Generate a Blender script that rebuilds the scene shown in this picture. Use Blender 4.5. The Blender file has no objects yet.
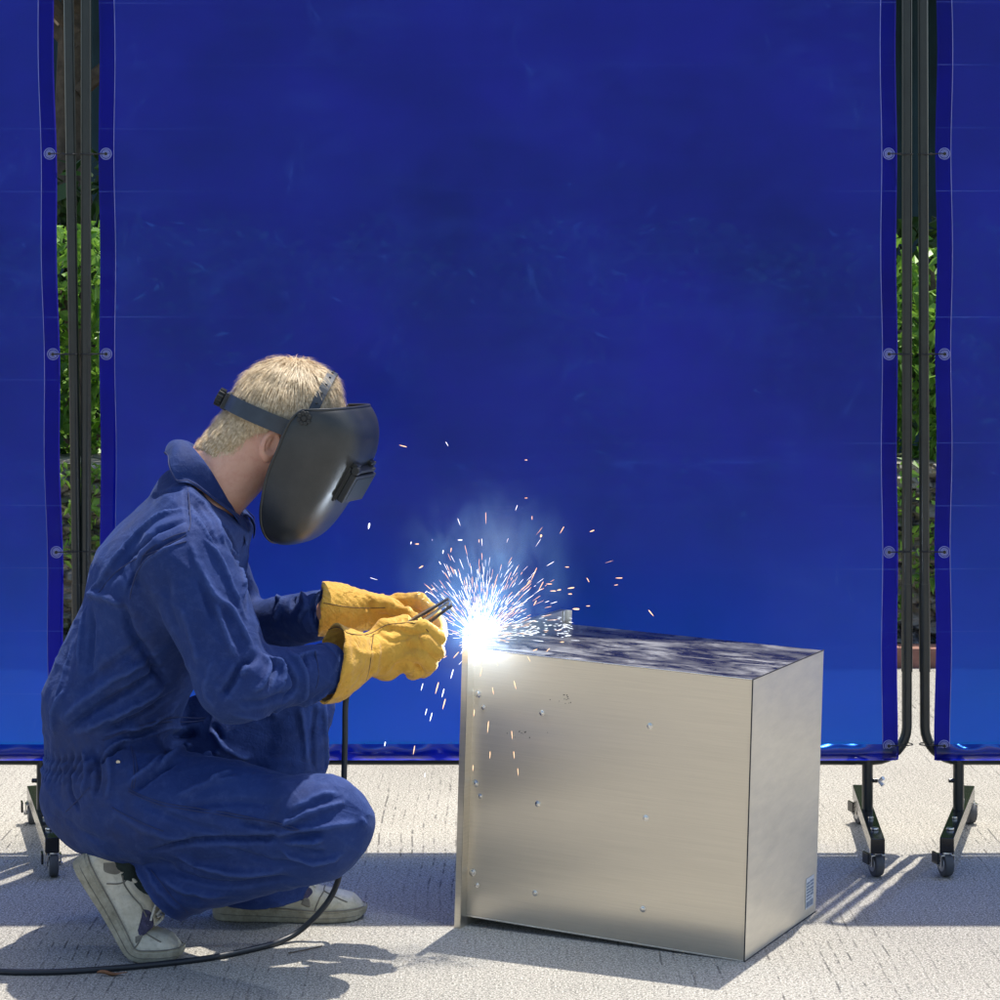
import bpy, bmesh, math, random
import numpy as np
from mathutils import Vector, Matrix
random.seed(7); rng = np.random.default_rng(11)
sc = bpy.context.scene; COL = sc.collection
F, HY, H = 2450.0, 280.0, 1.29
CY = 4.82                                   # distance of the crouching man from the camera
def P(px, py, y): return np.array([(px-500)*y/F, y, H-(py-HY)*y/F])
def R(a): return math.radians(a)

# ------------------------------------------------------------------ materials
class Mat:
    def __init__(s, name):
        s.m = bpy.data.materials.new(name); s.m.use_nodes = True; s.t = s.m.node_tree
        s.t.nodes.clear(); s.out = s.n('ShaderNodeOutputMaterial')
    def n(s, typ, **kw):
        nd = s.t.nodes.new(typ)
        for k, v in kw.items():
            if k.startswith('i_'): nd.inputs[k[2:].replace('_', ' ')].default_value = v
            else: setattr(nd, k, v)
        return nd
    def l(s, a, b): s.t.links.new(a, b)
    def bsdf(s, col=(.5,.5,.5), rough=.5, metal=0, **kw):
        b = s.n('ShaderNodeBsdfPrincipled'); b.inputs['Base Color'].default_value = (*col, 1)
        b.inputs['Roughness'].default_value = rough; b.inputs['Metallic'].default_value = metal
        for k, v in kw.items(): b.inputs[k.replace('_', ' ')].default_value = v
        s.l(b.outputs[0], s.out.inputs[0]); s.b = b; return b
    def coord(s, kind='Object', scale=(1,1,1), rot=(0,0,0)):
        c = s.n('ShaderNodeTexCoord'); m = s.n('ShaderNodeMapping')
        m.inputs['Scale'].default_value = scale; m.inputs['Rotation'].default_value = rot
        s.l(c.outputs[kind], m.inputs[0]); return m.outputs[0]
    def noise(s, vec, scale=5, detail=4, rough=.6, dist=0):
        n = s.n('ShaderNodeTexNoise'); n.inputs['Scale'].default_value = scale; n.inputs['Detail'].default_value = detail
        n.inputs['Roughness'].default_value = rough; n.inputs['Distortion'].default_value = dist
        s.l(vec, n.inputs['Vector']); return n.outputs[0]
    def ramp(s, fac, stops):
        r = s.n('ShaderNodeValToRGB'); e = r.color_ramp.elements
        while len(e) < len(stops): e.new(.5)
        for i, (p, c) in enumerate(stops):
            e[i].position = p; e[i].color = (*c, 1) if hasattr(c, '__len__') else (c, c, c, 1)
        s.l(fac, r.inputs[0]); return r.outputs[0]
    def mix(s, fac, a, b, mode='MIX'):
        m = s.n('ShaderNodeMix', data_type='RGBA', blend_type=mode)
        for sock, v in ((m.inputs[0], fac), (m.inputs[6], a), (m.inputs[7], b)):
            if hasattr(v, 'is_output') or isinstance(v, bpy.types.NodeSocket): s.l(v, sock)
            elif isinstance(v, (int, float)): sock.default_value = v if sock == m.inputs[0] else (v, v, v, 1)
            else: sock.default_value = (*v, 1)
        return m.outputs[2]
    def math(s, op, a, b=0.0, c=None):
        m = s.n('ShaderNodeMath', operation=op)
        for i, v in enumerate((a, b) if c is None else (a, b, c)):
            if isinstance(v, bpy.types.NodeSocket): s.l(v, m.inputs[i])
            else: m.inputs[i].default_value = v
        return m.outputs[0]
    def sep(s, vec):
        x = s.n('ShaderNodeSeparateXYZ'); s.l(vec, x.inputs[0]); return x.outputs
    def comb(s, x, y, z):
        c = s.n('ShaderNodeCombineXYZ')
        for i, v in enumerate((x, y, z)):
            if isinstance(v, bpy.types.NodeSocket): s.l(v, c.inputs[i])
            else: c.inputs[i].default_value = v
        return c.outputs[0]
    def bump(s, h, strength=.3, dist=.01, to=None):
        b = s.n('ShaderNodeBump'); b.inputs['Strength'].default_value = strength; b.inputs['Distance'].default_value = dist
        s.l(h, b.inputs['Height'])
        s.l(b.outputs[0], (to or s.b).inputs['Normal']); return b

def simple(name, col, rough=.5, metal=0, var=.15, scale=30, bump=0, **kw):
    m = Mat(name); m.bsdf(col, rough, metal, **kw); v = m.coord()
    n = m.noise(v, scale, 4)
    m.l(m.ramp(n, [(.3, tuple(c*(1-var) for c in col)), (.7, tuple(min(1, c*(1+var)) for c in col))]), m.b.inputs['Base Color'])
    if bump: m.bump(n, bump, .002)
    return m.m

M = {}
# concrete with raked grooves, stains and chips
m = Mat('concrete'); m.bsdf(rough=.9); v = m.coord(); X = m.sep(v)
big = m.noise(v, 1.3, 5, .6); mid = m.noise(v, 9, 5, .65); fine = m.noise(v, 120, 4, .8); spk = m.noise(v, 260, 3, .8)
col = m.mix(m.ramp(big, [(.3, 0), (.7, 1)]), (.215, .20, .17), (.365, .344, .30))
col = m.mix(m.math('MULTIPLY', m.ramp(mid, [(.35, 1), (.55, 0)]), .5), col, (.34, .31, .27))
col = m.mix(m.math('MULTIPLY', m.ramp(fine, [(.42, 1), (.53, 0)]), .88), col, (.10, .095, .08))
col = m.mix(m.math('MULTIPLY', m.ramp(spk, [(.51, 0), (.58, 1)]), .85), col, (.66, .63, .56))
warp = m.noise(m.coord(scale=(1, 1.5, 1)), 2.4, 2, .4); gx = m.math('ADD', X[0], m.math('MULTIPLY', warp, .022))
gx = m.math('ADD', gx, m.math('MULTIPLY', m.noise(m.coord(scale=(1, 1, 1)), 40, 2, .5), .0010))
ph = m.math('FRACT', m.math('MULTIPLY', gx, 1/.0255))
tri = m.math('ABSOLUTE', m.math('SUBTRACT', ph, .5))
groove = m.ramp(tri, [(.04, 1), (.10, 0)])
rowid = m.math('FLOOR', m.math('MULTIPLY', gx, 1/.0255))
gate = m.noise(m.comb(m.math('MULTIPLY', rowid, 3.7), m.math('MULTIPLY', X[1], 14), 0), 1.0, 4, .65)
area = m.noise(m.coord(scale=(1, .7, 1)), 1.7, 2, .5)
gmask = m.math('MULTIPLY', m.ramp(gate, [(.49, 0), (.57, 1)]), m.ramp(area, [(.40, .05), (.58, 1)]))
rsel = m.ramp(m.noise(m.comb(m.math('MULTIPLY', rowid, 7.3), m.math('MULTIPLY', X[1], 1.1), 3.3), 1.0, 2, .5), [(.34, .2), (.50, 1)]); groove = m.math('MULTIPLY', m.math('MULTIPLY', groove, rsel), m.math('MAXIMUM', gmask, .12))
col = m.mix(m.math('MULTIPLY', groove, .82), col, (.075, .07, .065))
m.l(col, m.b.inputs['Base Color'])
hgt = m.math('SUBTRACT', m.math('ADD', m.math('MULTIPLY', fine, .5), m.math('MULTIPLY', mid, .5)), m.math('MULTIPLY', groove, 1.0))
m.bump(hgt, .6, .004); M['concrete'] = m.m

ANR = 0.0
def steel(name, axis_scale, col=(.65, .605, .515), r0=.29, r1=.36, rot=(0,0,0), wav=0):
    m = Mat(name); m.bsdf(col, .3, .86); v = m.coord(scale=axis_scale, rot=rot)
    n = m.noise(v, 6, 6, .7); b = m.noise(m.coord(), 3, 3, .5)
    m.l(m.mix(m.ramp(n, [(.3, 0), (.7, 1)]), tuple(c*.93 for c in col), tuple(min(1, c*1.06) for c in col)), m.b.inputs['Base Color'])
    rr = m.math('ADD', m.math('MULTIPLY', n, r1-r0), m.math('MULTIPLY', b, .12)); m.l(m.math('ADD', rr, r0-.06), m.b.inputs['Roughness'])
    m.b.inputs['Anisotropic'].default_value = .9; m.b.inputs['Anisotropic Rotation'].default_value = ANR; tg = m.n('ShaderNodeTangent', direction_type='UV_MAP'); m.l(tg.outputs[0], m.b.inputs['Tangent'])
    m.bump(m.math('ADD', m.math('MULTIPLY', n, .25), m.math('MULTIPLY', b, wav or .5)), .02, .003); return m
sm = steel('brushed_steel', (1, 1, 60)); M['steel'] = sm.m
M['steel_side'] = steel('rolled_steel', (1, 2.2, 9), (.80, .75, .64), .34, .50, (R(35), 0, 0), 1.2).m; bpy.data.materials['rolled_steel'].node_tree.nodes['Principled BSDF'].inputs['Metallic'].default_value = .6
# steel under a scratched protective film
m = Mat('filmed_steel'); m.bsdf((.03, .035, .08), .25, .85); v = m.coord(scale=(3, 7, 1), rot=(0, 0, R(8)))
a = m.noise(v, 2.4, 12, .74, .8); b2 = m.noise(m.coord(scale=(6, 55, 1), rot=(0,0,R(-5))), 5, 4, .7); c2 = m.noise(m.coord(), 7, 4, .6, 1.0)
f = m.math('MULTIPLY', m.ramp(a, [(.42, 0), (.58, 1)]), m.ramp(c2, [(.3, .35), (.65, 1)]))
f = m.math('MAXIMUM', f, m.math('MULTIPLY', m.ramp(b2, [(.58, 0), (.68, 1)]), .7))
m.l(m.mix(f, (.020, .021, .028), (.27, .27, .275)), m.b.inputs['Base Color'])
m.l(m.math('ADD', m.math('MULTIPLY', f, .35), .22), m.b.inputs['Roughness'])
m.l(m.math('SUBTRACT', .45, m.math('MULTIPLY', f, .3)), m.b.inputs['Metallic']); m.bump(a, .5, .002); M['film'] = m.m
M['bolt'] = simple('zinc', (.7, .69, .66), .25, 1.0)
M['dark_gap'] = simple('dark_seal', (.02, .02, .022), .6)  # near-black, for the box seams and pit marks
M['frame'] = simple('frame_paint', (.016, .021, .020), .28, 0, .2, 20, .1)
M['foot'] = simple('foot_paint', (.012, .013, .014), .18, 0, .2, 20)
M['tyre'] = simple('grey_rubber', (.07, .075, .085), .6)
M['rim'] = simple('caster_rim', (.45, .45, .46), .35, .6)
M['tie'] = simple('black_tie', (.012, .012, .013), .5)
M['wing'] = simple('wing_nut', (.8, .8, .8), .3, .5)

# PVC curtain: tinted film that lets light through, glossy on its face
def curtain_mat(name, through, back, clear=.45, haze=1.0, gr=.24, ior=1.25, tpc=(.05, .22, .98)):
    m = Mat(name); v = m.coord(); X = m.sep(v)
    tl = m.n('ShaderNodeBsdfTranslucent'); tp = m.n('ShaderNodeBsdfTransparent'); gl = m.n('ShaderNodeBsdfGlossy')
    df = m.n('ShaderNodeBsdfDiffuse'); gl.inputs['Roughness'].default_value = gr; rf = m.n('ShaderNodeBsdfRefraction'); rf.inputs['IOR'].default_value = 1.60; rf.inputs['Roughness'].default_value = .85; rf.inputs[0].default_value = (*through, 1); s0 = m.n('ShaderNodeMixShader'); s0.inputs[0].default_value = .84; m.l(tp.outputs[0], s0.inputs[1]); m.l(rf.outputs[0], s0.inputs[2])
    big = m.noise(v, 1.8, 4, .6); streak = m.noise(m.coord(scale=(1, 1, 9)), 4, 5, .65)
    scr = m.noise(m.coord(scale=(1, 1, .55), rot=(0, R(25), 0)), 14, 8, .8, 1.4)
    patch = m.noise(v, 3.4, 3, .55)
    mark = m.math('MULTIPLY', m.math('MAXIMUM', m.ramp(scr, [(.57, 0), (.70, 1)]), m.math('MULTIPLY', m.ramp(m.noise(m.coord(scale=(1, 1, 2.2)), 5.5, 7, .7, .5), [(.45, 0), (.75, 1)]), .5)), m.ramp(patch, [(.42, 0), (.62, 1)]))
    # fold lines every 0.14 m
    lz = m.math('FRACT', m.math('ADD', m.math('MULTIPLY', X[2], 1/.1425), m.math('MULTIPLY', m.noise(m.coord(), .9, 2, .5), .07)))
    ln = m.math('MULTIPLY', m.ramp(m.math('ABSOLUTE', m.math('SUBTRACT', lz, .5)), [(.0, 1), (.016, 0)]), m.ramp(m.noise(m.coord(scale=(1,1,3)), 2.4, 3, .6), [(.38, 0), (.60, .9)]))
    ed = m.math('ABSOLUTE', m.math('SUBTRACT', m.math('ABSOLUTE', X[0]), .95)); ln = m.math('MULTIPLY', ln, m.ramp(ed, [(.06, .9), (.26, .26)]))
    mark = m.math('MULTIPLY', mark, m.ramp(ed, [(.10, 1), (.5, .75)]))
    w = m.math('MAXIMUM', m.math('MULTIPLY', mark, .55), m.math('MULTIPLY', ln, .6))
    c = m.mix(m.ramp(big, [(.3, 0), (.7, 1)]), tuple(x*.62 for x in back), tuple(x*1.35 for x in back))
    c = m.mix(m.math('MULTIPLY', streak, .35), c, tuple(x*.8 for x in back))
    c = m.mix(m.math('MULTIPLY', w, .55*haze), c, (.05, .16, .95)); m.l(c, tl.inputs[0])
    tp.inputs[0].default_value = (*tpc, 1)
    m.l(m.mix(w, m.mix(m.ramp(streak, [(.35, 0), (.7, 1)]), (.006, .007, .07), (.014, .016, .22)), m.mix(ln, (.10, .26, .95), (.36, .46, 1.0))), df.inputs[0])
    s1 = m.n('ShaderNodeMixShader'); m.l(m.math('ADD', clear-.10, m.math('MULTIPLY', m.noise(m.coord(scale=(1, 1, 2.0)), 2.6, 6, .65), .2)), s1.inputs[0]); m.l(tl.outputs[0], s1.inputs[1]); m.l(s0.outputs[0], s1.inputs[2])
    s2 = m.n('ShaderNodeMixShader'); m.l(m.math('ADD', m.math('MULTIPLY', w, .55), .09), s2.inputs[0]); m.l(s1.outputs[0], s2.inputs[1]); m.l(df.outputs[0], s2.inputs[2])
    fr = m.n('ShaderNodeFresnel'); fr.inputs[0].default_value = ior
    s3 = m.n('ShaderNodeMixShader'); m.l(fr.outputs[0], s3.inputs[0]); m.l(s2.outputs[0], s3.inputs[1]); m.l(gl.outputs[0], s3.inputs[2])
    b = m.n('ShaderNodeBump'); b.inputs['Strength'].default_value = .25; b.inputs['Distance'].default_value = .004
    m.l(m.math('ADD', m.math('ADD', big, m.math('MULTIPLY', streak, .3)), m.math('MULTIPLY', ln, .4)), b.inputs['Height']); m.l(b.outputs[0], gl.inputs['Normal']); m.l(b.outputs[0], fr.inputs['Normal'])
    m.l(s3.outputs[0], m.out.inputs[0]); return m.m
M['curtain'] = curtain_mat('blue_pvc', (.0, .21, 1.0), (.020, .015, .44), .62)
M['hem'] = curtain_mat('purple_pvc_hem', (.03, .05, .42), (.055, .040, .50), .45, .6, tpc=(.12, .12, .6))
M['bottom_hem'] = curtain_mat('clear_blue_hem', (.10, .12, .7), (.08, .09, .55), .35, .6, .10, 1.6)
M['eyelet'] = simple('clear_eyelet', (.22, .25, .55), .15, .3)

# cloth
m = Mat('navy_twill'); m.bsdf((.03, .06, .2), .78); v = m.coord()
n1 = m.noise(v, 6, 5, .65); n2 = m.noise(v, 55, 4, .7); n3 = m.noise(v, 900, 2, .6)
c = m.mix(m.ramp(n1, [(.3, 0), (.7, 1)]), (.007, .022, .108), (.012, .036, .160))
c = m.mix(m.math('MULTIPLY', m.ramp(n2, [(.5, 0), (.8, 1)]), .4), c, (.055, .09, .25)); pt = m.n('ShaderNodeNewGeometry'); c = m.mix(m.math('MULTIPLY', m.ramp(pt.outputs['Pointiness'], [(.51, 0), (.57, 1)]), .45), c, (.055, .10, .30))
c = m.mix(m.math('MULTIPLY', m.ramp(n3, [(.45, 0), (.6, 1)]), .14), c, (.04, .075, .25)); dirt = m.noise(m.coord(), 3.1, 5, .7); c = m.mix(m.math('MULTIPLY', m.ramp(dirt, [(.56, 0), (.72, 1)]), .45), c, (.030, .032, .055)); m.l(c, m.b.inputs['Base Color'])
m.b.inputs['Sheen Weight'].default_value = .10; m.b.inputs['Sheen Roughness'].default_value = .4; m.b.inputs['Sheen Tint'].default_value = (.45, .6, 1, 1)
m.b.inputs['Specular IOR Level'].default_value = .25
n4 = m.noise(m.coord(scale=(1, .8, 1.5)), 13, 3, .5, .8); rg = m.math('SUBTRACT', 1.0, m.math('ABSOLUTE', m.math('MULTIPLY', m.math('SUBTRACT', n4, .5), 4.5)))
n5 = m.noise(m.coord(scale=(1.5, .8, 1)), 31, 3, .5, 1.0); rg2 = m.math('SUBTRACT', 1.0, m.math('ABSOLUTE', m.math('MULTIPLY', m.math('SUBTRACT', n5, .5), 4.5)))
hh = m.math('ADD', m.math('MULTIPLY', m.math('POWER', m.math('MAXIMUM', rg, 0), 2.0), .7), m.math('MULTIPLY', m.math('POWER', m.math('MAXIMUM', rg2, 0), 2.0), .3))
m.bump(m.math('ADD', hh, m.math('ADD', m.math('MULTIPLY', n2, 1.0), m.math('MULTIPLY', n3, .25))), .55, .002); M['cloth'] = m.m
M['seam'] = simple('seam_thread', (.014, .026, .10), .8)
M['snap'] = simple('snap_button', (.5, .5, .48), .25, 1)
# leather gloves
m = Mat('yellow_split_leather'); m.bsdf((.6, .35, .08), .85); v = m.coord()
n1 = m.noise(v, 14, 5, .65); n2 = m.noise(v, 160, 4, .7); n3 = m.noise(v, 30, 4, .6)
c = m.mix(m.ramp(n1, [(.3, 0), (.7, 1)]), (.60, .31, .032), (.78, .45, .062))
c = m.mix(m.math('MULTIPLY', m.ramp(n2, [(.55, 0), (.8, 1)]), .5), c, (.35, .17, .03))
c = m.mix(m.math('MULTIPLY', m.ramp(n3, [(.62, 0), (.75, 1)]), .35), c, (.12, .07, .03)); m.l(c, m.b.inputs['Base Color'])
m.b.inputs['Sheen Weight'].default_value = .2; n6 = m.noise(m.coord(), 42, 3, .5, 1.2); cr = m.math('ABSOLUTE', m.math('MULTIPLY', m.math('SUBTRACT', n6, .5), 5)); m.bump(m.math('ADD', m.math('ADD', n2, m.math('MULTIPLY', n3, .6)), m.math('MULTIPLY', cr, .9)), .6, .002); M['leather'] = m.m
M['stitch'] = simple('brown_stitching', (.12, .075, .035), .9)
# skin and hair
m = Mat('skin'); m.bsdf((.55, .3, .2), .5, **{'Subsurface_Weight': .12, 'Subsurface_Scale': .02}); v = m.coord()
n1 = m.noise(v, 9, 4, .6); n2 = m.noise(v, 220, 3, .7)
m.l(m.mix(m.ramp(n1, [(.35, 0), (.65, 1)]), (.62, .30, .19), (.78, .45, .31)), m.b.inputs['Base Color']); n7 = m.noise(v, 60, 4, .7); c7 = m.mix(m.math('MULTIPLY', m.ramp(n7, [(.5, 0), (.7, 1)]), .35), m.b.inputs['Base Color'].links[0].from_socket, (.60, .22, .15)); m.l(c7, m.b.inputs['Base Color']); m.bump(m.math('ADD', n2, n7), .45, .001); M['skin'] = m.m
m = Mat('blond_hair'); m.bsdf((.5, .36, .2), .5); v = m.coord()
n1 = m.noise(v, 140, 3, .7)
m.l(m.mix(m.ramp(n1, [(.35, 0), (.65, 1)]), (.50, .36, .19), (.94, .78, .52)), m.b.inputs['Base Color']); M['hair'] = m.m
M['scalp'] = simple('hair_base', (.52, .35, .17), .8, 0, .2, 120)
# helmet
m = Mat('moulded_nylon'); m.bsdf((.028, .032, .033), .36); v = m.coord()
n1 = m.noise(v, 300, 3, .6); n2 = m.noise(v, 12, 5, .6)
m.l(m.mix(m.ramp(n2, [(.4, 0), (.7, 1)]), (.024, .028, .029), (.045, .047, .045)), m.b.inputs['Base Color'])
m.l(m.math('ADD', m.math('MULTIPLY', n2, .2), .26), m.b.inputs['Roughness']); m.bump(n1, .2, .001); M['mask'] = m.m
M['mask_dark'] = simple('black_nylon', (.018, .02, .02), .5, 0, .25, 60)
M['band'] = simple('headband', (.035, .045, .058), .4, 0, .2, 40)
M['lens'] = simple('lens_glass', (.012, .018, .015), .5)
# shoes
m = Mat('worn_white_leather'); m.bsdf((.5, .48, .38), .6); v = m.coord()
n1 = m.noise(v, 18, 5, .7); n2 = m.noise(v, 90, 4, .7)
c = m.mix(m.ramp(n1, [(.3, 0), (.65, 1)]), (.42, .385, .27), (.66, .62, .50)); c = m.mix(m.math('MULTIPLY', m.ramp(n2, [(.52, 0), (.75, 1)]), .5), c, (.20, .18, .13))
m.l(c, m.b.inputs['Base Color']); m.bump(n2, .4, .0015); M['shoe'] = m.m
m = Mat('dirty_sole'); m.bsdf((.4, .37, .27), .75); v = m.coord(); n1 = m.noise(v, 30, 6, .75)
m.l(m.mix(m.ramp(n1, [(.3, 0), (.65, 1)]), (.20, .18, .12), (.44, .41, .31)), m.b.inputs['Base Color']); m.bump(n1, .4, .0015); M['sole'] = m.m
M['suede'] = simple('grey_suede', (.19, .175, .14), .9, 0, .25, 60, .3)
M['purple'] = simple('dark_mesh_panel', (.05, .045, .09), .8, 0, .5, 120, .3)
M['lace'] = simple('lace', (.60, .58, .50), .85, 0, .3, 200)
M['sock'] = simple('dark_sock', (.012, .022, .02), .95, 0, .3, 300, .5)
M['rubber'] = simple('cable_rubber', (.014, .018, .024), .42, 0, .2, 60)
M['holder'] = simple('scorched_metal', (.075, .065, .06), .35, .8, .5, 60, .3)
M['holder_lite'] = simple('bright_jaw_edge', (.42, .40, .38), .3, 1, .2, 60)
M['rod'] = simple('flux_rod', (.45, .44, .42), .6)
def leafmat(name, c1, c2, tr=.3):
    m = Mat(name); b = m.bsdf(c1, .45); oi = m.n('ShaderNodeNewGeometry')
    cc = m.ramp(oi.outputs['Random Per Island'], [(0, c1), (.85, c2), (.97, c2), (1, tuple(x*1.3 for x in c2))]); m.l(cc, b.inputs['Base Color'])
    t = m.n('ShaderNodeBsdfTranslucent'); m.l(cc, t.inputs[0]); s = m.n('ShaderNodeMixShader'); s.inputs[0].default_value = tr
    m.l(b.outputs[0], s.inputs[1]); m.l(t.outputs[0], s.inputs[2]); m.l(s.outputs[0], m.out.inputs[0]); return m.m
M['leaf'] = leafmat('hedge_leaf', (.07, .19, .02), (.28, .50, .07))
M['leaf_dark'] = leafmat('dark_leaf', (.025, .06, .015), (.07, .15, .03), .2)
M['bark'] = simple('bark', (.10, .075, .05), .9, 0, .4, 20, .8)
m = Mat('mossy_stone'); m.bsdf(rough=.95); v = m.coord(); n1 = m.noise(v, 7, 6, .7); n2 = m.noise(v, 30, 5, .7)
vo = m.n('ShaderNodeTexVoronoi', feature='DISTANCE_TO_EDGE'); vo.inputs['Scale'].default_value = 6; m.l(m.coord(scale=(1,1,1.6)), vo.inputs['Vector'])
c = m.mix(m.ramp(n2, [(.3, 0), (.7, 1)]), (.26, .24, .19), (.50, .47, .38)); c = m.mix(m.ramp(n1, [(.5, 0), (.62, .85)]), c, (.13, .20, .05)); c = m.mix(m.ramp(vo.outputs[0], [(0, .8), (.06, 0)]), c, (.05, .045, .04))
m.l(c, m.b.inputs['Base Color']); m.bump(m.math('ADD', n2, m.ramp(vo.outputs[0], [(0, 0), (.08, 1)])), .9, .02); M['stone'] = m.m
M['kerb'] = simple('red_kerb', (.30, .15, .11), .9, 0, .3, 15, .4)
M['teal'] = simple('teal_sheet', (.012, .05, .07), .7, 0, .3, 3)
M['dead'] = simple('dead_leaf', (.28, .13, .06), .8, 0, .3, 60)
M['earth'] = simple('earth', (.12, .09, .06), 1, 0, .4, 10, .6)
M['sticker'] = simple('sticker_paper', (.62, .66, .70), .45, 0, .04)
M['ink'] = simple('sticker_ink', (.20, .25, .32), .5)
def emis(name, col, s):
    m = Mat(name); e = m.n('ShaderNodeEmission'); e.inputs[0].default_value = (*col, 1); e.inputs[1].default_value = s
    m.l(e.outputs[0], m.out.inputs[0]); return m.m
M['arc'] = emis('arc_plasma', (.85, .93, 1), 40); M['spark_w'] = emis('white_hot', (.88, .93, 1), 2.0); M['spark_o'] = emis('orange_hot', (1, .60, .34), 1.7)

# ------------------------------------------------------------------ mesh helpers
def mesh_obj(name, verts, faces, mat, parent=None, smooth=True, mats=None, fm=None):
    me = bpy.data.meshes.new(name); me.from_pydata([tuple(map(float, v)) for v in verts], [], [tuple(map(int, f)) for f in faces])
    for q in (mats or [mat]): me.materials.append(q)
    if fm is not None: me.polygons.foreach_set('material_index', np.array(fm, dtype=np.int32))
    me.polygons.foreach_set('use_smooth', [smooth]*len(me.polygons)); me.update()
    o = bpy.data.objects.new(name, me); COL.objects.link(o)
    if parent is not None: o.parent = parent
    return o
def quads_obj(name, V, Q, mat, parent=None, smooth=True):
    me = bpy.data.meshes.new(name); nv, nq = len(V), len(Q); k = Q.shape[1]
    me.vertices.add(nv); me.vertices.foreach_set('co', np.asarray(V, np.float32).ravel())
    me.loops.add(nq*k); me.loops.foreach_set('vertex_index', np.asarray(Q, np.int32).ravel())
    me.polygons.add(nq); me.polygons.foreach_set('loop_start', np.arange(nq, dtype=np.int32)*k); me.polygons.foreach_set('loop_total', np.full(nq, k, np.int32))
    me.materials.append(mat); me.update(calc_edges=True); me.polygons.foreach_set('use_smooth', np.full(nq, smooth)); me.validate()
    o = bpy.data.objects.new(name, me); COL.objects.link(o)
    if parent is not None: o.parent = parent
    return o
class MB:
    """collects shapes into one mesh"""
    def __init__(s): s.v = []; s.f = []; s.fm = []
    def add(s, v, f, mi=0):
        b = len(s.v); s.v += [tuple(map(float, x)) for x in v]; s.f += [tuple(int(i)+b for i in q) for q in f]; s.fm += [mi]*len(f); return s
    def box(s, c, size, mat=None, bev=.0, mi=0):
        bm = bmesh.new(); bmesh.ops.create_cube(bm, size=1)
        for v in bm.verts: v.co = Vector((v.co.x*size[0], v.co.y*size[1], v.co.z*size[2]))
        if bev: bmesh.ops.bevel(bm, geom=bm.edges[:], offset=bev, segments=2, affect='EDGES', profile=.6)
        if mat is not None: bm.transform(mat)
        for v in bm.verts: v.co += Vector(c)
        bm.verts.index_update(); s.add([v.co for v in bm.verts], [[v.index for v in f.verts] for f in bm.faces], mi); bm.free(); return s
    def tube(s, pts, r, n=12, cap=True, mi=0, sy=1.0):
        pts = [np.array(p, float) for p in pts]; k = len(pts); rs = r if hasattr(r, '__len__') else [r]*k
        T = [pts[min(i+1, k-1)]-pts[max(i-1, 0)] for i in range(k)]; T = [t/(np.linalg.norm(t)+1e-12) for t in T]
        a = np.array([0, 0, 1.]) if abs(T[0][2]) < .9 else np.array([0, 1., 0]); N = np.cross(T[0], a); N /= np.linalg.norm(N); V = []; Fc = []
        for i in range(k):
            N = N-T[i]*np.dot(N, T[i]); N /= np.linalg.norm(N); B = np.cross(T[i], N)
            for j in range(n):
                t = 2*math.pi*j/n; V.append(pts[i]+rs[i]*(math.cos(t)*N+sy*math.sin(t)*B))
        for i in range(k-1):
            for j in range(n): Fc.append((i*n+j, i*n+(j+1) % n, (i+1)*n+(j+1) % n, (i+1)*n+j))
        if cap: Fc.append(tuple(range(n))[::-1]); Fc.append(tuple((k-1)*n+j for j in range(n)))
        return s.add(V, Fc, mi)
    def disc(s, c, axis, r, h, n=20, mi=0, r2=None):
        axis = np.array(axis, float); axis /= np.linalg.norm(axis); c = np.array(c, float); rr = r if r2 is None else r2
        e = min(h*.3, r*.2)
        return s.tube([c-axis*h/2, c-axis*(h/2-e*.2), c-axis*(h/2-e), c+axis*(h/2-e), c+axis*(h/2-e*.2), c+axis*h/2], [r-e, r-e*.3, r, rr, rr-e*.3, rr-e], n, True, mi)
    def build(s, name, mat, parent=None, smooth=True, mats=None):
        o = mesh_obj(name, s.v, s.f, mat, parent, smooth, mats, s.fm if mats else None)
        if smooth:
            a = o.modifiers.new('w', 'WEIGHTED_NORMAL'); a.keep_sharp = True
            o.data.set_sharp_from_angle(angle=R(38))
        return o
def curve_pts(pts, n=12):
    pts = [np.array(p, float) for p in pts]; out = []; k = len(pts)
    for i in range(k-1):
        p0, p1, p2, p3 = pts[max(i-1, 0)], pts[i], pts[i+1], pts[min(i+2, k-1)]
        for j in range(n):
            t = j/n; out.append(.5*((2*p1)+(-p0+p2)*t+(2*p0-5*p1+4*p2-p3)*t*t+(-p0+3*p1-3*p2+p3)*t**3))
    out.append(pts[-1]); return out
def empty(name, loc, label, cat, group=None, kind=None):
    o = bpy.data.objects.new(name, None); COL.objects.link(o); o.location = loc; o.empty_display_size = .1
    return tag(o, label, cat, group, kind)
def tag(o, label, cat, group=None, kind=None):
    if label: o['label'] = label
    if cat: o['category'] = cat
    if group: o['group'] = group
    if kind: o['kind'] = kind
    return o
def keep(o, parent):          # parent a world-space mesh to an offset empty
    bpy.context.view_layer.update(); o.parent = parent; o.matrix_parent_inverse = Matrix.Translation(parent.location).inverted(); return o

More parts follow.
